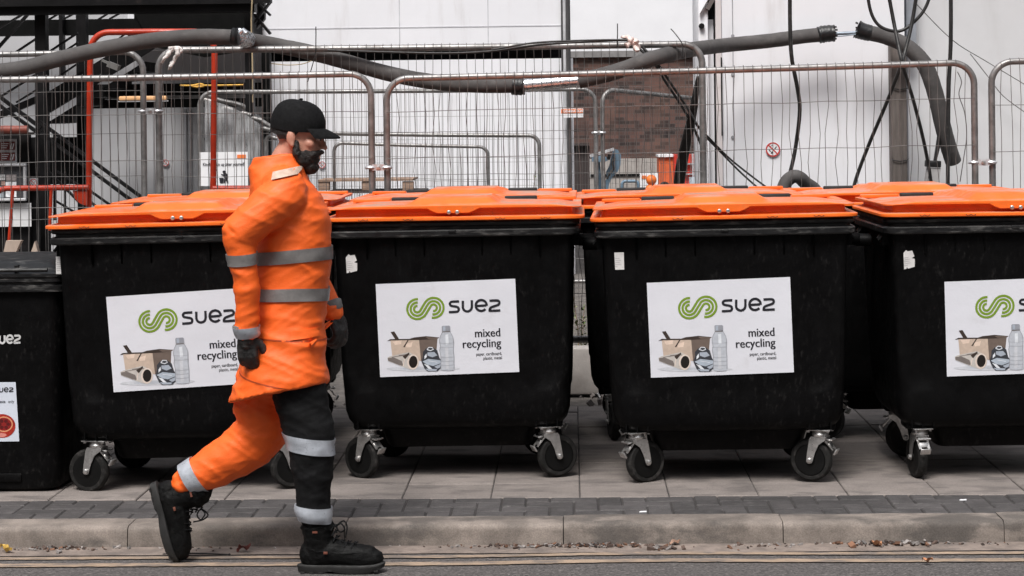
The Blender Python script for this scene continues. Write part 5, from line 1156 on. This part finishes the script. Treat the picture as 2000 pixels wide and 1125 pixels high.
# hands: palm and five unequal, bent fingers
def hand(bm, wrist, d, side, back, gro=0.0, curl=.9, sc=1.0):
    """d along the hand, back = direction of the back of the hand, side = towards the thumb"""
    d = d.normalized(); back = (back - d * back.dot(d)).normalized(); side = side - d * side.dot(d) - back * side.dot(back); side.normalize()
    palm_end = wrist + d * .085 * sc
    for s in (-1.3, -.45, .45, 1.3): chain(bm, [wrist + side * s * .012, wrist + d * .045 * sc + side * s * .018, palm_end + side * s * .021], [.015 + gro, .0145 + gro, .0115 + gro], 8, 2)
    ls = (.040, .046, .043, .033)
    for i, s in enumerate((1.35, .45, -.45, -1.35)):
        p = palm_end + side * s * .021; L = ls[i] * sc; pts = [p]; a = curl * (.55 + .12 * i)
        for k, f_ in enumerate((1.0, .72, .55)):
            dd = d * math.cos(a) - back * math.sin(a); p = p + dd * L * f_; pts.append(p); a += curl * (.75 - .1 * k)
        chain(bm, pts, [.0105 + gro, .0098 + gro, .0088 + gro, .0075 + gro], 8, 2)
    th = wrist + d * .02 * sc + side * .022; pts = [th, th + (side * .8 + d * .5 - back * .3).normalized() * .035 * sc]; pts.append(pts[-1] + (side * .25 + d * .9 - back * .35).normalized() * .032 * sc); pts.append(pts[-1] + (d * .9 - back * .5 - side * .1).normalized() * .024 * sc)
    chain(bm, pts, [.0135 + gro, .0125 + gro, .0108 + gro, .0085 + gro], 8, 2)
hF = dict(wrist=wrF, d=PP(684, 695, .16) - wrF, side=Vector((.8, -.3, .4)), back=Vector((.75, -.55, .45)), curl=.95)
hN = dict(wrist=wrN, d=PP(488, 745, -.20) - wrN, side=Vector((.9, .1, .1)), back=Vector((-.1, -1, 0)), curl=.75)
# body
bm = bm_new()
chain(bm, [PP(560, 700), PP(562, 600), PP(564, 480), PP(556, 390), nk, PP(570, 292)], [.13, .12, .14, .13, .062, .058], 18)
chain(bm, [shN, elN, PP(476, 510, -.25), PP(484, 580, -.24), wrN], [.055, .038, .034, .030, .028]); chain(bm, [shF, elF, wrF], [.058, .045, .032]); chain(bm, [shN, PP(558, 372), shF], [.06, .09, .06])
chain(bm, [hipN, knN, anN, anN + Vector((0, 0, -.05))], [.085, .058, .036, .028]); chain(bm, [hipF, knF, anF], [.085, .058, .036]); chain(bm, [hipN, hipF], [.10, .10])
chain(bm, [PP(618, 1080, -.085), PP(690, 1098, -.085)], [.026, .020]); chain(bm, [anF, PP(322, 985, .11), PP(334, 1050, .11)], [.036, .022, .018])
hand(bm, gro=-.002, **hF); hand(bm, gro=-.002, **hN)
HR = Matrix.Rotation(R(11), 3, 'Y')          # head tipped slightly forward
HS = 1.07
def H(x, y, z): return hd + HR @ (Vector((x, y, z)) * HS)
ball(bm, H(-.008, 0, .026), (.096, .074, .090), 3, HR); ball(bm, H(.028, 0, -.045), (.064, .058, .075), 3, HR); ball(bm, H(.048, 0, -.100), (.038, .040, .030), 2, HR); ball(bm, H(.0, 0, -.035), (.075, .066, .07), 3, HR)
for s in (-1, 1):
    ball(bm, H(.050, s * .040, -.026), (.026, .023, .020), 2, HR)       # cheekbone
    ball(bm, H(.076, s * .030, .020), (.018, .026, .010), 2, HR)        # brow
    ball(bm, H(-.018, s * .074, -.018), (.020, .010, .034), 2, HR @ Matrix.Rotation(R(-12), 3, 'Y')); ball(bm, H(-.008, s * .076, -.040), (.010, .008, .014), 2, HR)   # ear
chain(bm, [H(.082, 0, .012), H(.098, 0, -.020), H(.108, 0, -.034)], [.008, .0095, .011], 10); 
for s in (-1, 1): ball(bm, H(.098, s * .012, -.036), (.010, .007, .007), 2)
ball(bm, H(.086, 0, -.064), (.012, .024, .007), 2, HR); ball(bm, H(.085, 0, -.076), (.012, .021, .007), 2, HR)
b2 = voxel(bm, .0055, 3)
body = finish("body", b2, M_SKIN, worker, world=True, sharp=None)
for p in body.data.polygons: p.use_smooth = True
for s in (-1, 1):
    bm = bm_new(); ball(bm, H(.078, s * .030, -.004), (.011, .012, .010), 2); finish("eye", bm, mat("eye_white", (.33, .28, .25), .2, var=0), worker, world=True)
    bm = bm_new(); ball(bm, H(.088, s * .031, -.004), (.004, .006, .006), 2); finish("iris", bm, mat("iris_dark", (.02, .012, .008), .2, var=0), worker, world=True)
    bm = bm_new(); chain(bm, [H(.092, s * .014, .016), H(.090, s * .032, .020), H(.074, s * .050, .014)], [.005, .006, .004], 6); finish("eyebrow", bm, M_HAIR, worker, world=True)
# beard, hair
bm = bm_new(); ball(bm, H(.030, 0, -.078), (.070, .063, .058), 3, HR); ball(bm, H(.056, 0, -.112), (.044, .045, .034), 3, HR); chain(bm, [H(.004, -.066, -.03), H(.012, -.064, -.07), H(.04, -.045, -.10)], [.012, .018, .02], 8); chain(bm, [H(.004, .066, -.03), H(.012, .064, -.07), H(.04, .045, -.10)], [.012, .018, .02], 8)
chain(bm, [H(.066, -.045, -.066), H(.094, -.018, -.052), H(.098, 0, -.051), H(.094, .018, -.052), H(.066, .045, -.066)], [.012, .009, .008, .009, .012], 8)
b2 = voxel(bm, .005, 2)
dele = []
for v in b2.verts:
    lo = HR.inverted() @ (v.co - hd)
    v.co += v.normal * .004 * mnoise.noise(v.co * 70)
    if lo.x > .04 and lo.z > -.047: dele.append(v)
bmesh.ops.delete(b2, geom=dele, context='VERTS'); finish("beard", b2, M_HAIR, worker, world=True, sharp=None)
bm = bm_new(); ball(bm, H(-.020, 0, .010), (.094, .078, .085), 3, HR); b2 = bm
dele = [v for v in b2.verts if (lambda lo: lo.x > .012 or lo.z < -.052 - .25 * lo.x)(HR.inverted() @ (v.co - hd))]
bmesh.ops.delete(b2, geom=dele, context='VERTS')
for v in b2.verts: v.co += (v.co - hd).normalized() * .004 * mnoise.noise(v.co * 90)
finish("hair", b2, M_HAIR, worker, world=True, sharp=None)
# cap: six-panel crown with seams, band and a curved peak
cap = bm_new(); rings = []
for j in range(13):
    e = R(90 * j / 12); rr_ = math.cos(e) ** .72; zz_ = .026 + .102 * math.sin(e) ** .95
    rings.append([H(-.010 - .006 * (zz_ - .02) / .1 + rr_ * .104 * math.cos(a), rr_ * .083 * math.sin(a), zz_ + .016 * max(0, math.cos(a)) * rr_ * (1 - math.sin(e))) for a in [2 * math.pi * k / 36 for k in range(36)]])
rings = [[H(-.010 + .101 * math.cos(a), .080 * math.sin(a), .006 + .016 * max(0, math.cos(a))) for a in [2 * math.pi * k / 36 for k in range(36)]]] + rings[:-1]
loft(cap, rings, cap0=False); ball(cap, H(-.016, 0, .130), (.009, .009, .005), 2)
capo = finish("cap", cap, M_CAP, worker, world=True, sharp=60)
bm = bm_new(); top = []; bot = []
for j in range(9):
    f_ = j / 8; rowt = []; rowb = []
    for k in range(15):
        a = R(-66 + 132 * k / 14); ex = .068 * f_ * math.cos(a) ** .6
        x = -.010 + .098 * math.cos(a) + ex; y = .080 * math.sin(a) * (1 + .02 * f_); z = .026 - .012 * f_ * f_ - 2.6 * y * y * (0.6 + .4 * f_) + .01 * (1 - f_)
        rowt.append(H(x, y, z + .003)); rowb.append(H(x, y, z - .003))
    top.append(rowt); bot.append(rowb)
loop = lambda rows: [[bm.verts.new(p) for p in r] for r in rows]
Vt = loop(top); Vb = loop(bot)
for j in range(8):
    for k in range(14): bm.faces.new((Vt[j][k], Vt[j][k + 1], Vt[j + 1][k + 1], Vt[j + 1][k])); bm.faces.new((Vb[j][k], Vb[j + 1][k], Vb[j + 1][k + 1], Vb[j][k + 1]))
for k in range(14): bm.faces.new((Vt[8][k], Vt[8][k + 1], Vb[8][k + 1], Vb[8][k]))
for j in range(8):
    for k in (0, 14): bm.faces.new((Vt[j][k], Vt[j + 1][k], Vb[j + 1][k], Vb[j][k]))
finish("peak", bm, M_CAP, capo, world=True, sharp=50, recalc=True)
# coat
bm = bm_new()
loft(bm, ell_rings([(540, 302, 47, .082, 0, -8), (543, 322, 52, .098, 0, -2), (546, 340, 58, .135, 0, 14), (552, 358, 67, .178, 0, 8), (558, 384, 75, .200, 0, 4), (564, 430, 81, .208, 0, 0), (567, 500, 79, .200, 0, -8), (562, 570, 79, .192, 0, -6), (556, 640, 77, .195, 0, -10), (554, 700, 82, .222, 0, -22), (548, 748, 94, .240, 0, -38), (545, 766, 98, .245, 0, -40)]))
chain(bm, [PP(550, 360, -.12), shN, PP(508, 420, -.235), elN], [.088, .092, .080, .070], 16)
chain(bm, [elN, PP(474, 510, -.25), PP(483, 580, -.24), wrN], [.064, .053, .048, .044], 16)
chain(bm, [PP(560, 362, .12), shF, elF, wrF], [.088, .092, .068, .050], 16)
b2 = voxel(bm, .0068, 5)
folds(b2, .013, 2.2, 8.0, 3.0, .30); folds(b2, .0045, 5, 22, 7.0, -.45)
bmesh.ops.smooth_vert(b2, verts=b2.verts[:], factor=.4, use_axis_x=True, use_axis_y=True, use_axis_z=True)
coat_src = b2.copy()
coat = finish("coat", b2, M_HIVIS, worker, world=True, sharp=None)
for p in coat.data.polygons: p.use_smooth = True
up = Vector((.055, 0, 1))
band(coat_src, (PP(568, 497), Vector((-.06, 0, 1))), .052, "reflective_band", coat, M_REFLECT, wav=.002)
band(coat_src, (PP(563, 570), Vector((.03, 0, 1))), .050, "reflective_band", coat, M_REFLECT, wav=.004)
band(coat_src, (PP(481, 648, -.217), (wrN - elN)), .045, "cuff_band", coat, M_REFLECT2, n=32)
band(coat_src, (PP(473, 505, -.245), (wrN - elN)), .045, "sleeve_band", coat, M_REFLECT, n=32)
M_SEAM = mat("dark_orange_seam", (0.38, 0.05, 0.006), 0.7, var=0.1)
band(coat_src, (PP(553, 742), Vector((.20, 0, 1))), .006, "hem_seam", coat, M_SEAM, lift=.002, n=96)
band(coat_src, (PP(556, 655), Vector((.05, 0, 1))), .007, "waist_seam", coat, M_SEAM, lift=.0015, n=96)
bvh = BVHTree.FromBMesh(coat_src); bm = bm_new(); rows = []
for j in range(5):
    row = []
    for k in range(11):
        x = 540 + 68 * k / 10; y = 668 + 18 * j / 4 - .10 * (x - 540)
        h = bvh.ray_cast(PP(x, y, -.6), Vector((0, 1, 0))); row.append((h[0] if h[0] else PP(x, y, -.2)) + Vector((0, -.006 - .002 * j / 4, 0)))
    rows.append(row)
Vf = [[bm.verts.new(p) for p in r] for r in rows] ; Vb_ = [[bm.verts.new(p + Vector((0, .006, 0))) for p in r] for r in rows]
for j in range(4):
    for k in range(10): bm.faces.new((Vf[j][k], Vf[j + 1][k], Vf[j + 1][k + 1], Vf[j][k + 1]))
for k in range(10): bm.faces.new((Vf[4][k], Vb_[4][k], Vb_[4][k + 1], Vf[4][k + 1])); bm.faces.new((Vf[0][k], Vf[0][k + 1], Vb_[0][k + 1], Vb_[0][k]))
for j in range(4): bm.faces.new((Vf[j][0], Vb_[j][0], Vb_[j + 1][0], Vf[j + 1][0])); bm.faces.new((Vf[j][10], Vf[j + 1][10], Vb_[j + 1][10], Vb_[j][10]))
finish("pocket_flap", bm, M_HIVIS, coat, world=True, sharp=50, recalc=True)
# shoulder yoke tape over the collar bone
bm = bm_new(); bvh = BVHTree.FromBMesh(coat_src); rows = []
for j in range(3):
    row = []
    for k in range(13):
        f_ = k / 12; x = 503 + 62 * f_; y0 = 350 - 14 * f_
        h = bvh.ray_cast(PP(x, y0 + (j - 1) * 8, -.6), Vector((0, 1, 0))); row.append((h[0] if h[0] else PP(x, y0, -.1)) + Vector((0, -.009, .003)))
    rows.append([bm.verts.new(p) for p in row])
for j in range(2):
    for k in range(12): bm.faces.new((rows[j][k], rows[j][k + 1], rows[j + 1][k + 1], rows[j + 1][k]))
finish("yoke_tape", bm, mat("yoke_tape_grey", (.55, .40, .32), .45, var=.15, vs=40), coat, world=True, sharp=60, recalc=True)
coat_src.free()
# trousers: black outside, orange inside of each leg
bm = bm_new()
chain(bm, [PP(556, 705, -.08), PP(546, 708, .08)], [.112, .112], 18)
chain(bm, [PP(566, 700, -.085), PP(588, 780, -.095), knN + Vector((.0, 0, .01)), PP(609, 930, -.10), PP(613, 985, -.095), PP(618, 1012, -.09)], [.110, .104, .094, .080, .072, .066], 18)
chain(bm, [PP(530, 715, .085), PP(512, 780, .10), PP(515, 835, .11), PP(470, 880, .11), PP(410, 915, .11), PP(362, 940, .11)], [.125, .120, .110, .098, .082, .066], 18)
b2 = voxel(bm, .0068, 5); folds(b2, .012, 3.2, 9.0, 11.0, .5); folds(b2, .0042, 7, 24, 2.0, -.3); bmesh.ops.smooth_vert(b2, verts=b2.verts[:], factor=.4, use_axis_x=True, use_axis_y=True, use_axis_z=True)
for f in b2.faces:
    c = f.calc_center_median(); far = c.y > Y0 - .01 or c.x < PP(536, 800).x
    f.material_index = 1 if (far and f.normal.y < .45) or (not far and f.normal.y > .3) else 0
src = b2.copy(); tr = finish("trousers", b2, [M_TROUSER, M_HIVIS], worker, world=True, sharp=None)
for p in tr.data.polygons: p.use_smooth = True
band(src, (PP(605, 866, -.10), Vector((.14, 0, 1)) * 1.0), .062, "knee_band", tr, M_REFLECT2, n=48)
band(src, (PP(617, 1003, -.092), Vector((.10, 0, 1))), .062, "ankle_band", tr, M_REFLECT2, n=48)
band(src, (PP(378, 932, .11), anF - knF), .060, "ankle_band", tr, M_REFLECT2, n=48); src.free()
# boots
def boot(M, label=None):
    bm = bm_new()
    chain(bm, [Vector((-.030, 0, .185)), Vector((-.026, 0, .12)), Vector((-.022, 0, .06))], [.066, .056, .054], 16)
    chain(bm, [Vector((-.055, 0, .055)), Vector((.02, 0, .075)), Vector((.09, 0, .066)), Vector((.15, 0, .058)), Vector((.188, 0, .056))], [.046, .054, .050, .050, .044], 16)
    ball(bm, Vector((-.03, 0, .175)), (.072, .066, .022), 2); ball(bm, Vector((.170, 0, .052)), (.062, .050, .040), 2); ball(bm, Vector((-.07, 0, .07)), (.034, .042, .05), 2)
    bmesh.ops.scale(bm, vec=(1, .92, 1), verts=bm.verts[:]); b2 = voxel(bm, .006, 2)
    for v in b2.verts:
        if v.co.z < .024: v.co.z = .024
        v.co += v.normal * (.0012 * mnoise.noise(v.co * 60) + .0022 * max(0, 1 - abs(mnoise.noise(Vector((v.co.x * 9, v.co.y * 4, v.co.z * 30)))) * 4) * (1 if v.co.z > .08 else .3))
    bmesh.ops.transform(b2, matrix=M, verts=b2.verts[:]); bt = finish("boot", b2, M_BOOT, worker, world=True, sharp=None)
    bm = bm_new(); out = []
    for k in range(40):
        a = 2 * math.pi * k / 40; x = .062 + .172 * math.copysign(abs(math.cos(a)) ** .75, math.cos(a)); wv = (.050 if x > .06 else .043) - .006 * math.exp(-((x - .03) / .04) ** 2); out.append((x, wv * math.copysign(abs(math.sin(a)) ** .7, math.sin(a))))
    arch = lambda x: .010 * math.exp(-((x - .03) / .03) ** 2); toe = lambda x: .018 * max(0, (x - .15) / .08) ** 2
    rings = [[Vector((x * s + (1 - s) * .06, y * s, z(x))) for x, y in out] for s, z in ((.95, lambda x: arch(x) + toe(x)), (.99, lambda x: .004 + arch(x) + toe(x)), (1.0, lambda x: .020 + toe(x) * .6), (1.01, lambda x: .022 + toe(x) * .6), (1.01, lambda x: .029 + toe(x) * .5), (.96, lambda x: .033 + toe(x) * .5))]
    loft(bm, rings)
    for k in range(9): box(bm, (-.085 + k * .036, 0, .003 + arch(-.085 + k * .036) + toe(-.085 + k * .036)), (.016, .082, .006))
    bmesh.ops.transform(bm, matrix=M, verts=bm.verts[:]); finish("sole", bm, M_SOLE, bt, world=True, sharp=40)
    bm = bm_new()
    for k in range(6):
        f_ = k / 5; x = .112 - .085 * f_; z = .116 + .060 * f_; z = .112 + .018 * f_ if f_ < .5 else .124 + .10 * (f_ - .5) * 1.1
        x = .115 - .13 * f_ if f_ < .55 else .044 - .02 * (f_ - .55)
        for s in (-1, 1): tube(bm, [Vector((x - .008, s * .034, z - .012)), Vector((x, s * .015, z + .004)), Vector((x + .010, -s * .022, z + .001))], .0032, 6)
    tube(bm, smoothpath([Vector((.046, 0, .180)), Vector((.066, -.018, .192)), Vector((.082, -.03, .172)), Vector((.062, -.02, .160)), Vector((.046, 0, .178)), Vector((.074, -.004, .20)), Vector((.088, -.008, .176)), Vector((.084, -.03, .14))], 4), .0032, 6)
    bmesh.ops.transform(bm, matrix=M, verts=bm.verts[:]); finish("laces", bm, M_CAP, bt, world=True, sharp=60)
    bm = bm_new(); box(bm, Vector((.01, -.0565, .085)), (.016, .003, .010), bevel=.001); box(bm, Vector((-.03, -.060, .166)), (.020, .003, .008)); bmesh.ops.transform(bm, matrix=M, verts=bm.verts[:]); finish("boot_tag", bm, mat("boot_tag_red", (.16, .05, .03), .6), bt, world=True)
bN = PP(636, 1110, -.085)
boot(Matrix.Translation((bN.x, bN.y, ROADZ + .001)) @ Matrix.Rotation(R(-3), 4, 'Z') @ Matrix.Scale(1.02, 4))
# trailing boot: toe down on the road, heel raised
tF = PP(338, 1092, .11); tip = Vector((tF.x, tF.y, ROADZ + .004))
ang = R(76); RM = Matrix.Rotation(ang, 4, 'Y'); loc = RM @ Vector((.225, 0, .012)); boot(Matrix.Translation(tip - loc) @ RM)
# gloves
for hh, lb in ((hF, 0), (hN, 1)):
    bm = bm_new(); hand(bm, gro=.0035, **hh); dvec = hh["d"].normalized(); chain(bm, [hh["wrist"] - dvec * .03, hh["wrist"] + dvec * .03], [.036, .034], 12)
    b2 = voxel(bm, .0042, 2); folds(b2, .003, 30, 45, 3)
    g = finish("glove", b2, M_GLOVE, worker, world=True, sharp=None)
    for p in g.data.polygons: p.use_smooth = True
    bm = bm_new(); u1 = dvec.orthogonal().normalized(); v1 = dvec.cross(u1); loft(bm, [[hh["wrist"] + dvec * q + (u1 * math.cos(a) + v1 * math.sin(a)) * r for a in [2 * math.pi * k / 20 for k in range(20)]] for q, r in ((-.045, .047), (-.04, .052), (-.005, .047), (.0, .042))], cap0=False, cap1=False); finish("glove_cuff", bm, M_CUFF, g, world=True, sharp=60)

# ------------------------------------------------------------------ litter
def litter(seed):
    rr = random.Random(seed); bm = bm_new()
    def spot(x, y, z, n, spread, big):
        for i in range(n):
            px = x + rr.gauss(0, spread); py = min(8.80, y + abs(rr.gauss(0, .03)) * -1 + .02); r = rr.uniform(.003, big)
            mi = rr.choice((0, 0, 0, 1, 1, 2))
            box(bm, (px, py, z + r * .35), (r * rr.uniform(.8, 2.6), r * rr.uniform(.6, 1.6), r * rr.uniform(.4, .9)), Euler((rr.uniform(-.6, .6), rr.uniform(-.6, .6), rr.random() * 3)).to_matrix(), mi)
    for i in range(40): spot(rr.uniform(-2.6, 2.6), 8.78, ROADZ + .008, 4, .06, .008)
    c = G(1150, 1074, ROADZ).x; spot(c, 8.78, ROADZ + .01, 130,   .13, .012); spot(G(1000, 1078, ROADZ).x, 8.77, ROADZ + .008, 60, .12, .012); spot(G(120, 1078, ROADZ).x, 8.78, ROADZ + .008, 70, .09, .014); spot(G(1740, 1068, ROADZ).x, 8.78, ROADZ + .01, 90, .13, .016); spot(G(1290, 1080, ROADZ).x, 8.74, ROADZ + .006, 25, .05, .018); spot(G(1500, 1070, ROADZ).x, 8.77, ROADZ + .006, 30, .12, .012)
    tag(finish("gutter_debris", bm, [mat("debris_brown", (.075, .05, .04), .9, var=.4, island=.5), mat("debris_grey", (.22, .2, .19), .9, var=.3, island=.4), mat("debris_rust", (.15, .075, .045), .9, var=.3, island=.4)], sharp=None), "leaf crumbs and grit collected along the foot of the kerb", None, None, "stuff")
litter(4)
def leaf(px, py, size, col, label, seed, z=ROADZ + .012, tilt=.3):
    rr = random.Random(seed); c = G(px, py, z); bm = bm_new(); n = 12; rows = []
    for j in (-1, 0, 1):
        rows.append([bm.verts.new(Vector(((k / n - .5) * size, j * size * .28 * math.sin(math.pi * (k + .15) / (n + .3)), abs(j) * size * .16 + .006 * mnoise.noise((k * .6, j, seed)) + .10 * size * math.sin(k * .8 + seed)))) for k in range(n + 1)])
    for j in range(2):
        for k in range(n): bm.faces.new((rows[j][k], rows[j][k + 1], rows[j + 1][k + 1], rows[j + 1][k]))
    bmesh.ops.transform(bm, matrix=Matrix.Translation(c + Vector((0, 0, size * .12))) @ Euler((tilt, rr.uniform(-.3, .3), rr.uniform(0, 3))).to_matrix().to_4x4(), verts=bm.verts[:])
    solo("fallen_leaf", bm, mat("leaf_%s" % col[3], col[:3], .7, var=.3, vs=60), label, "leaf", "fallen leaves in the gutter", loc=c, sharp=60)
leaf(10, 1077, .075, (.50, .32, .07, "yellow"), "curled yellow leaf on the gutter at the left edge", 1)
leaf(476, 1076, .07, (.12, .03, .025, "dark_red"), "dark red brown leaf under the kerb behind the trailing boot", 2)
leaf(1986, 1052, .085, (.36, .14, .05, "rust"), "rust coloured leaf standing against the kerb at the right edge", 3, tilt=1.2)
leaf(1318, 1063, .05, (.28, .17, .12, "tan"), "small tan leaf under the kerb joint in the middle", 4)
leaf(1712, 1066, .06, (.34, .16, .08, "orange_brown"), "orange brown leaf in the debris below the last container", 5)
leaf(1812, 1098, .05, (.40, .17, .08, "pale_rust"), "flat rusty leaf lying on the yellow line at the right", 6, tilt=.1)
a = G(318, 1082, ROADZ + .012); b = G(448, 1083, ROADZ + .012); bm = bm_new(); tube(bm, smoothpath([a, a.lerp(b, .4) + Vector((0, 0, .004)), b], 4), .0028, 6); ball(bm, b, (.006, .006, .006), 1); solo("twig", bm, M_STEEL_BLACK, "thin dark twig lying in the gutter by the trailing boot", "twig", loc=a, sharp=60)
for i, (px, py, L, lb) in enumerate(((1256, 1000, .03, "white cigarette end on the dark setts near the middle"), (1881, 977, .03, "white scrap on the dark setts at the right"), (709, 636, 0, ""))):
    if not L: continue
    c = G(px, py, .004); bm = bm_new(); tube(bm, [c + Vector((-L / 2, 0, 0)), c + Vector((L / 2, .006, 0))], .004, 8); solo("cigarette_end", bm, M_SIGNWHITE, lb, "cigarette end", "scraps on the setts", loc=c)
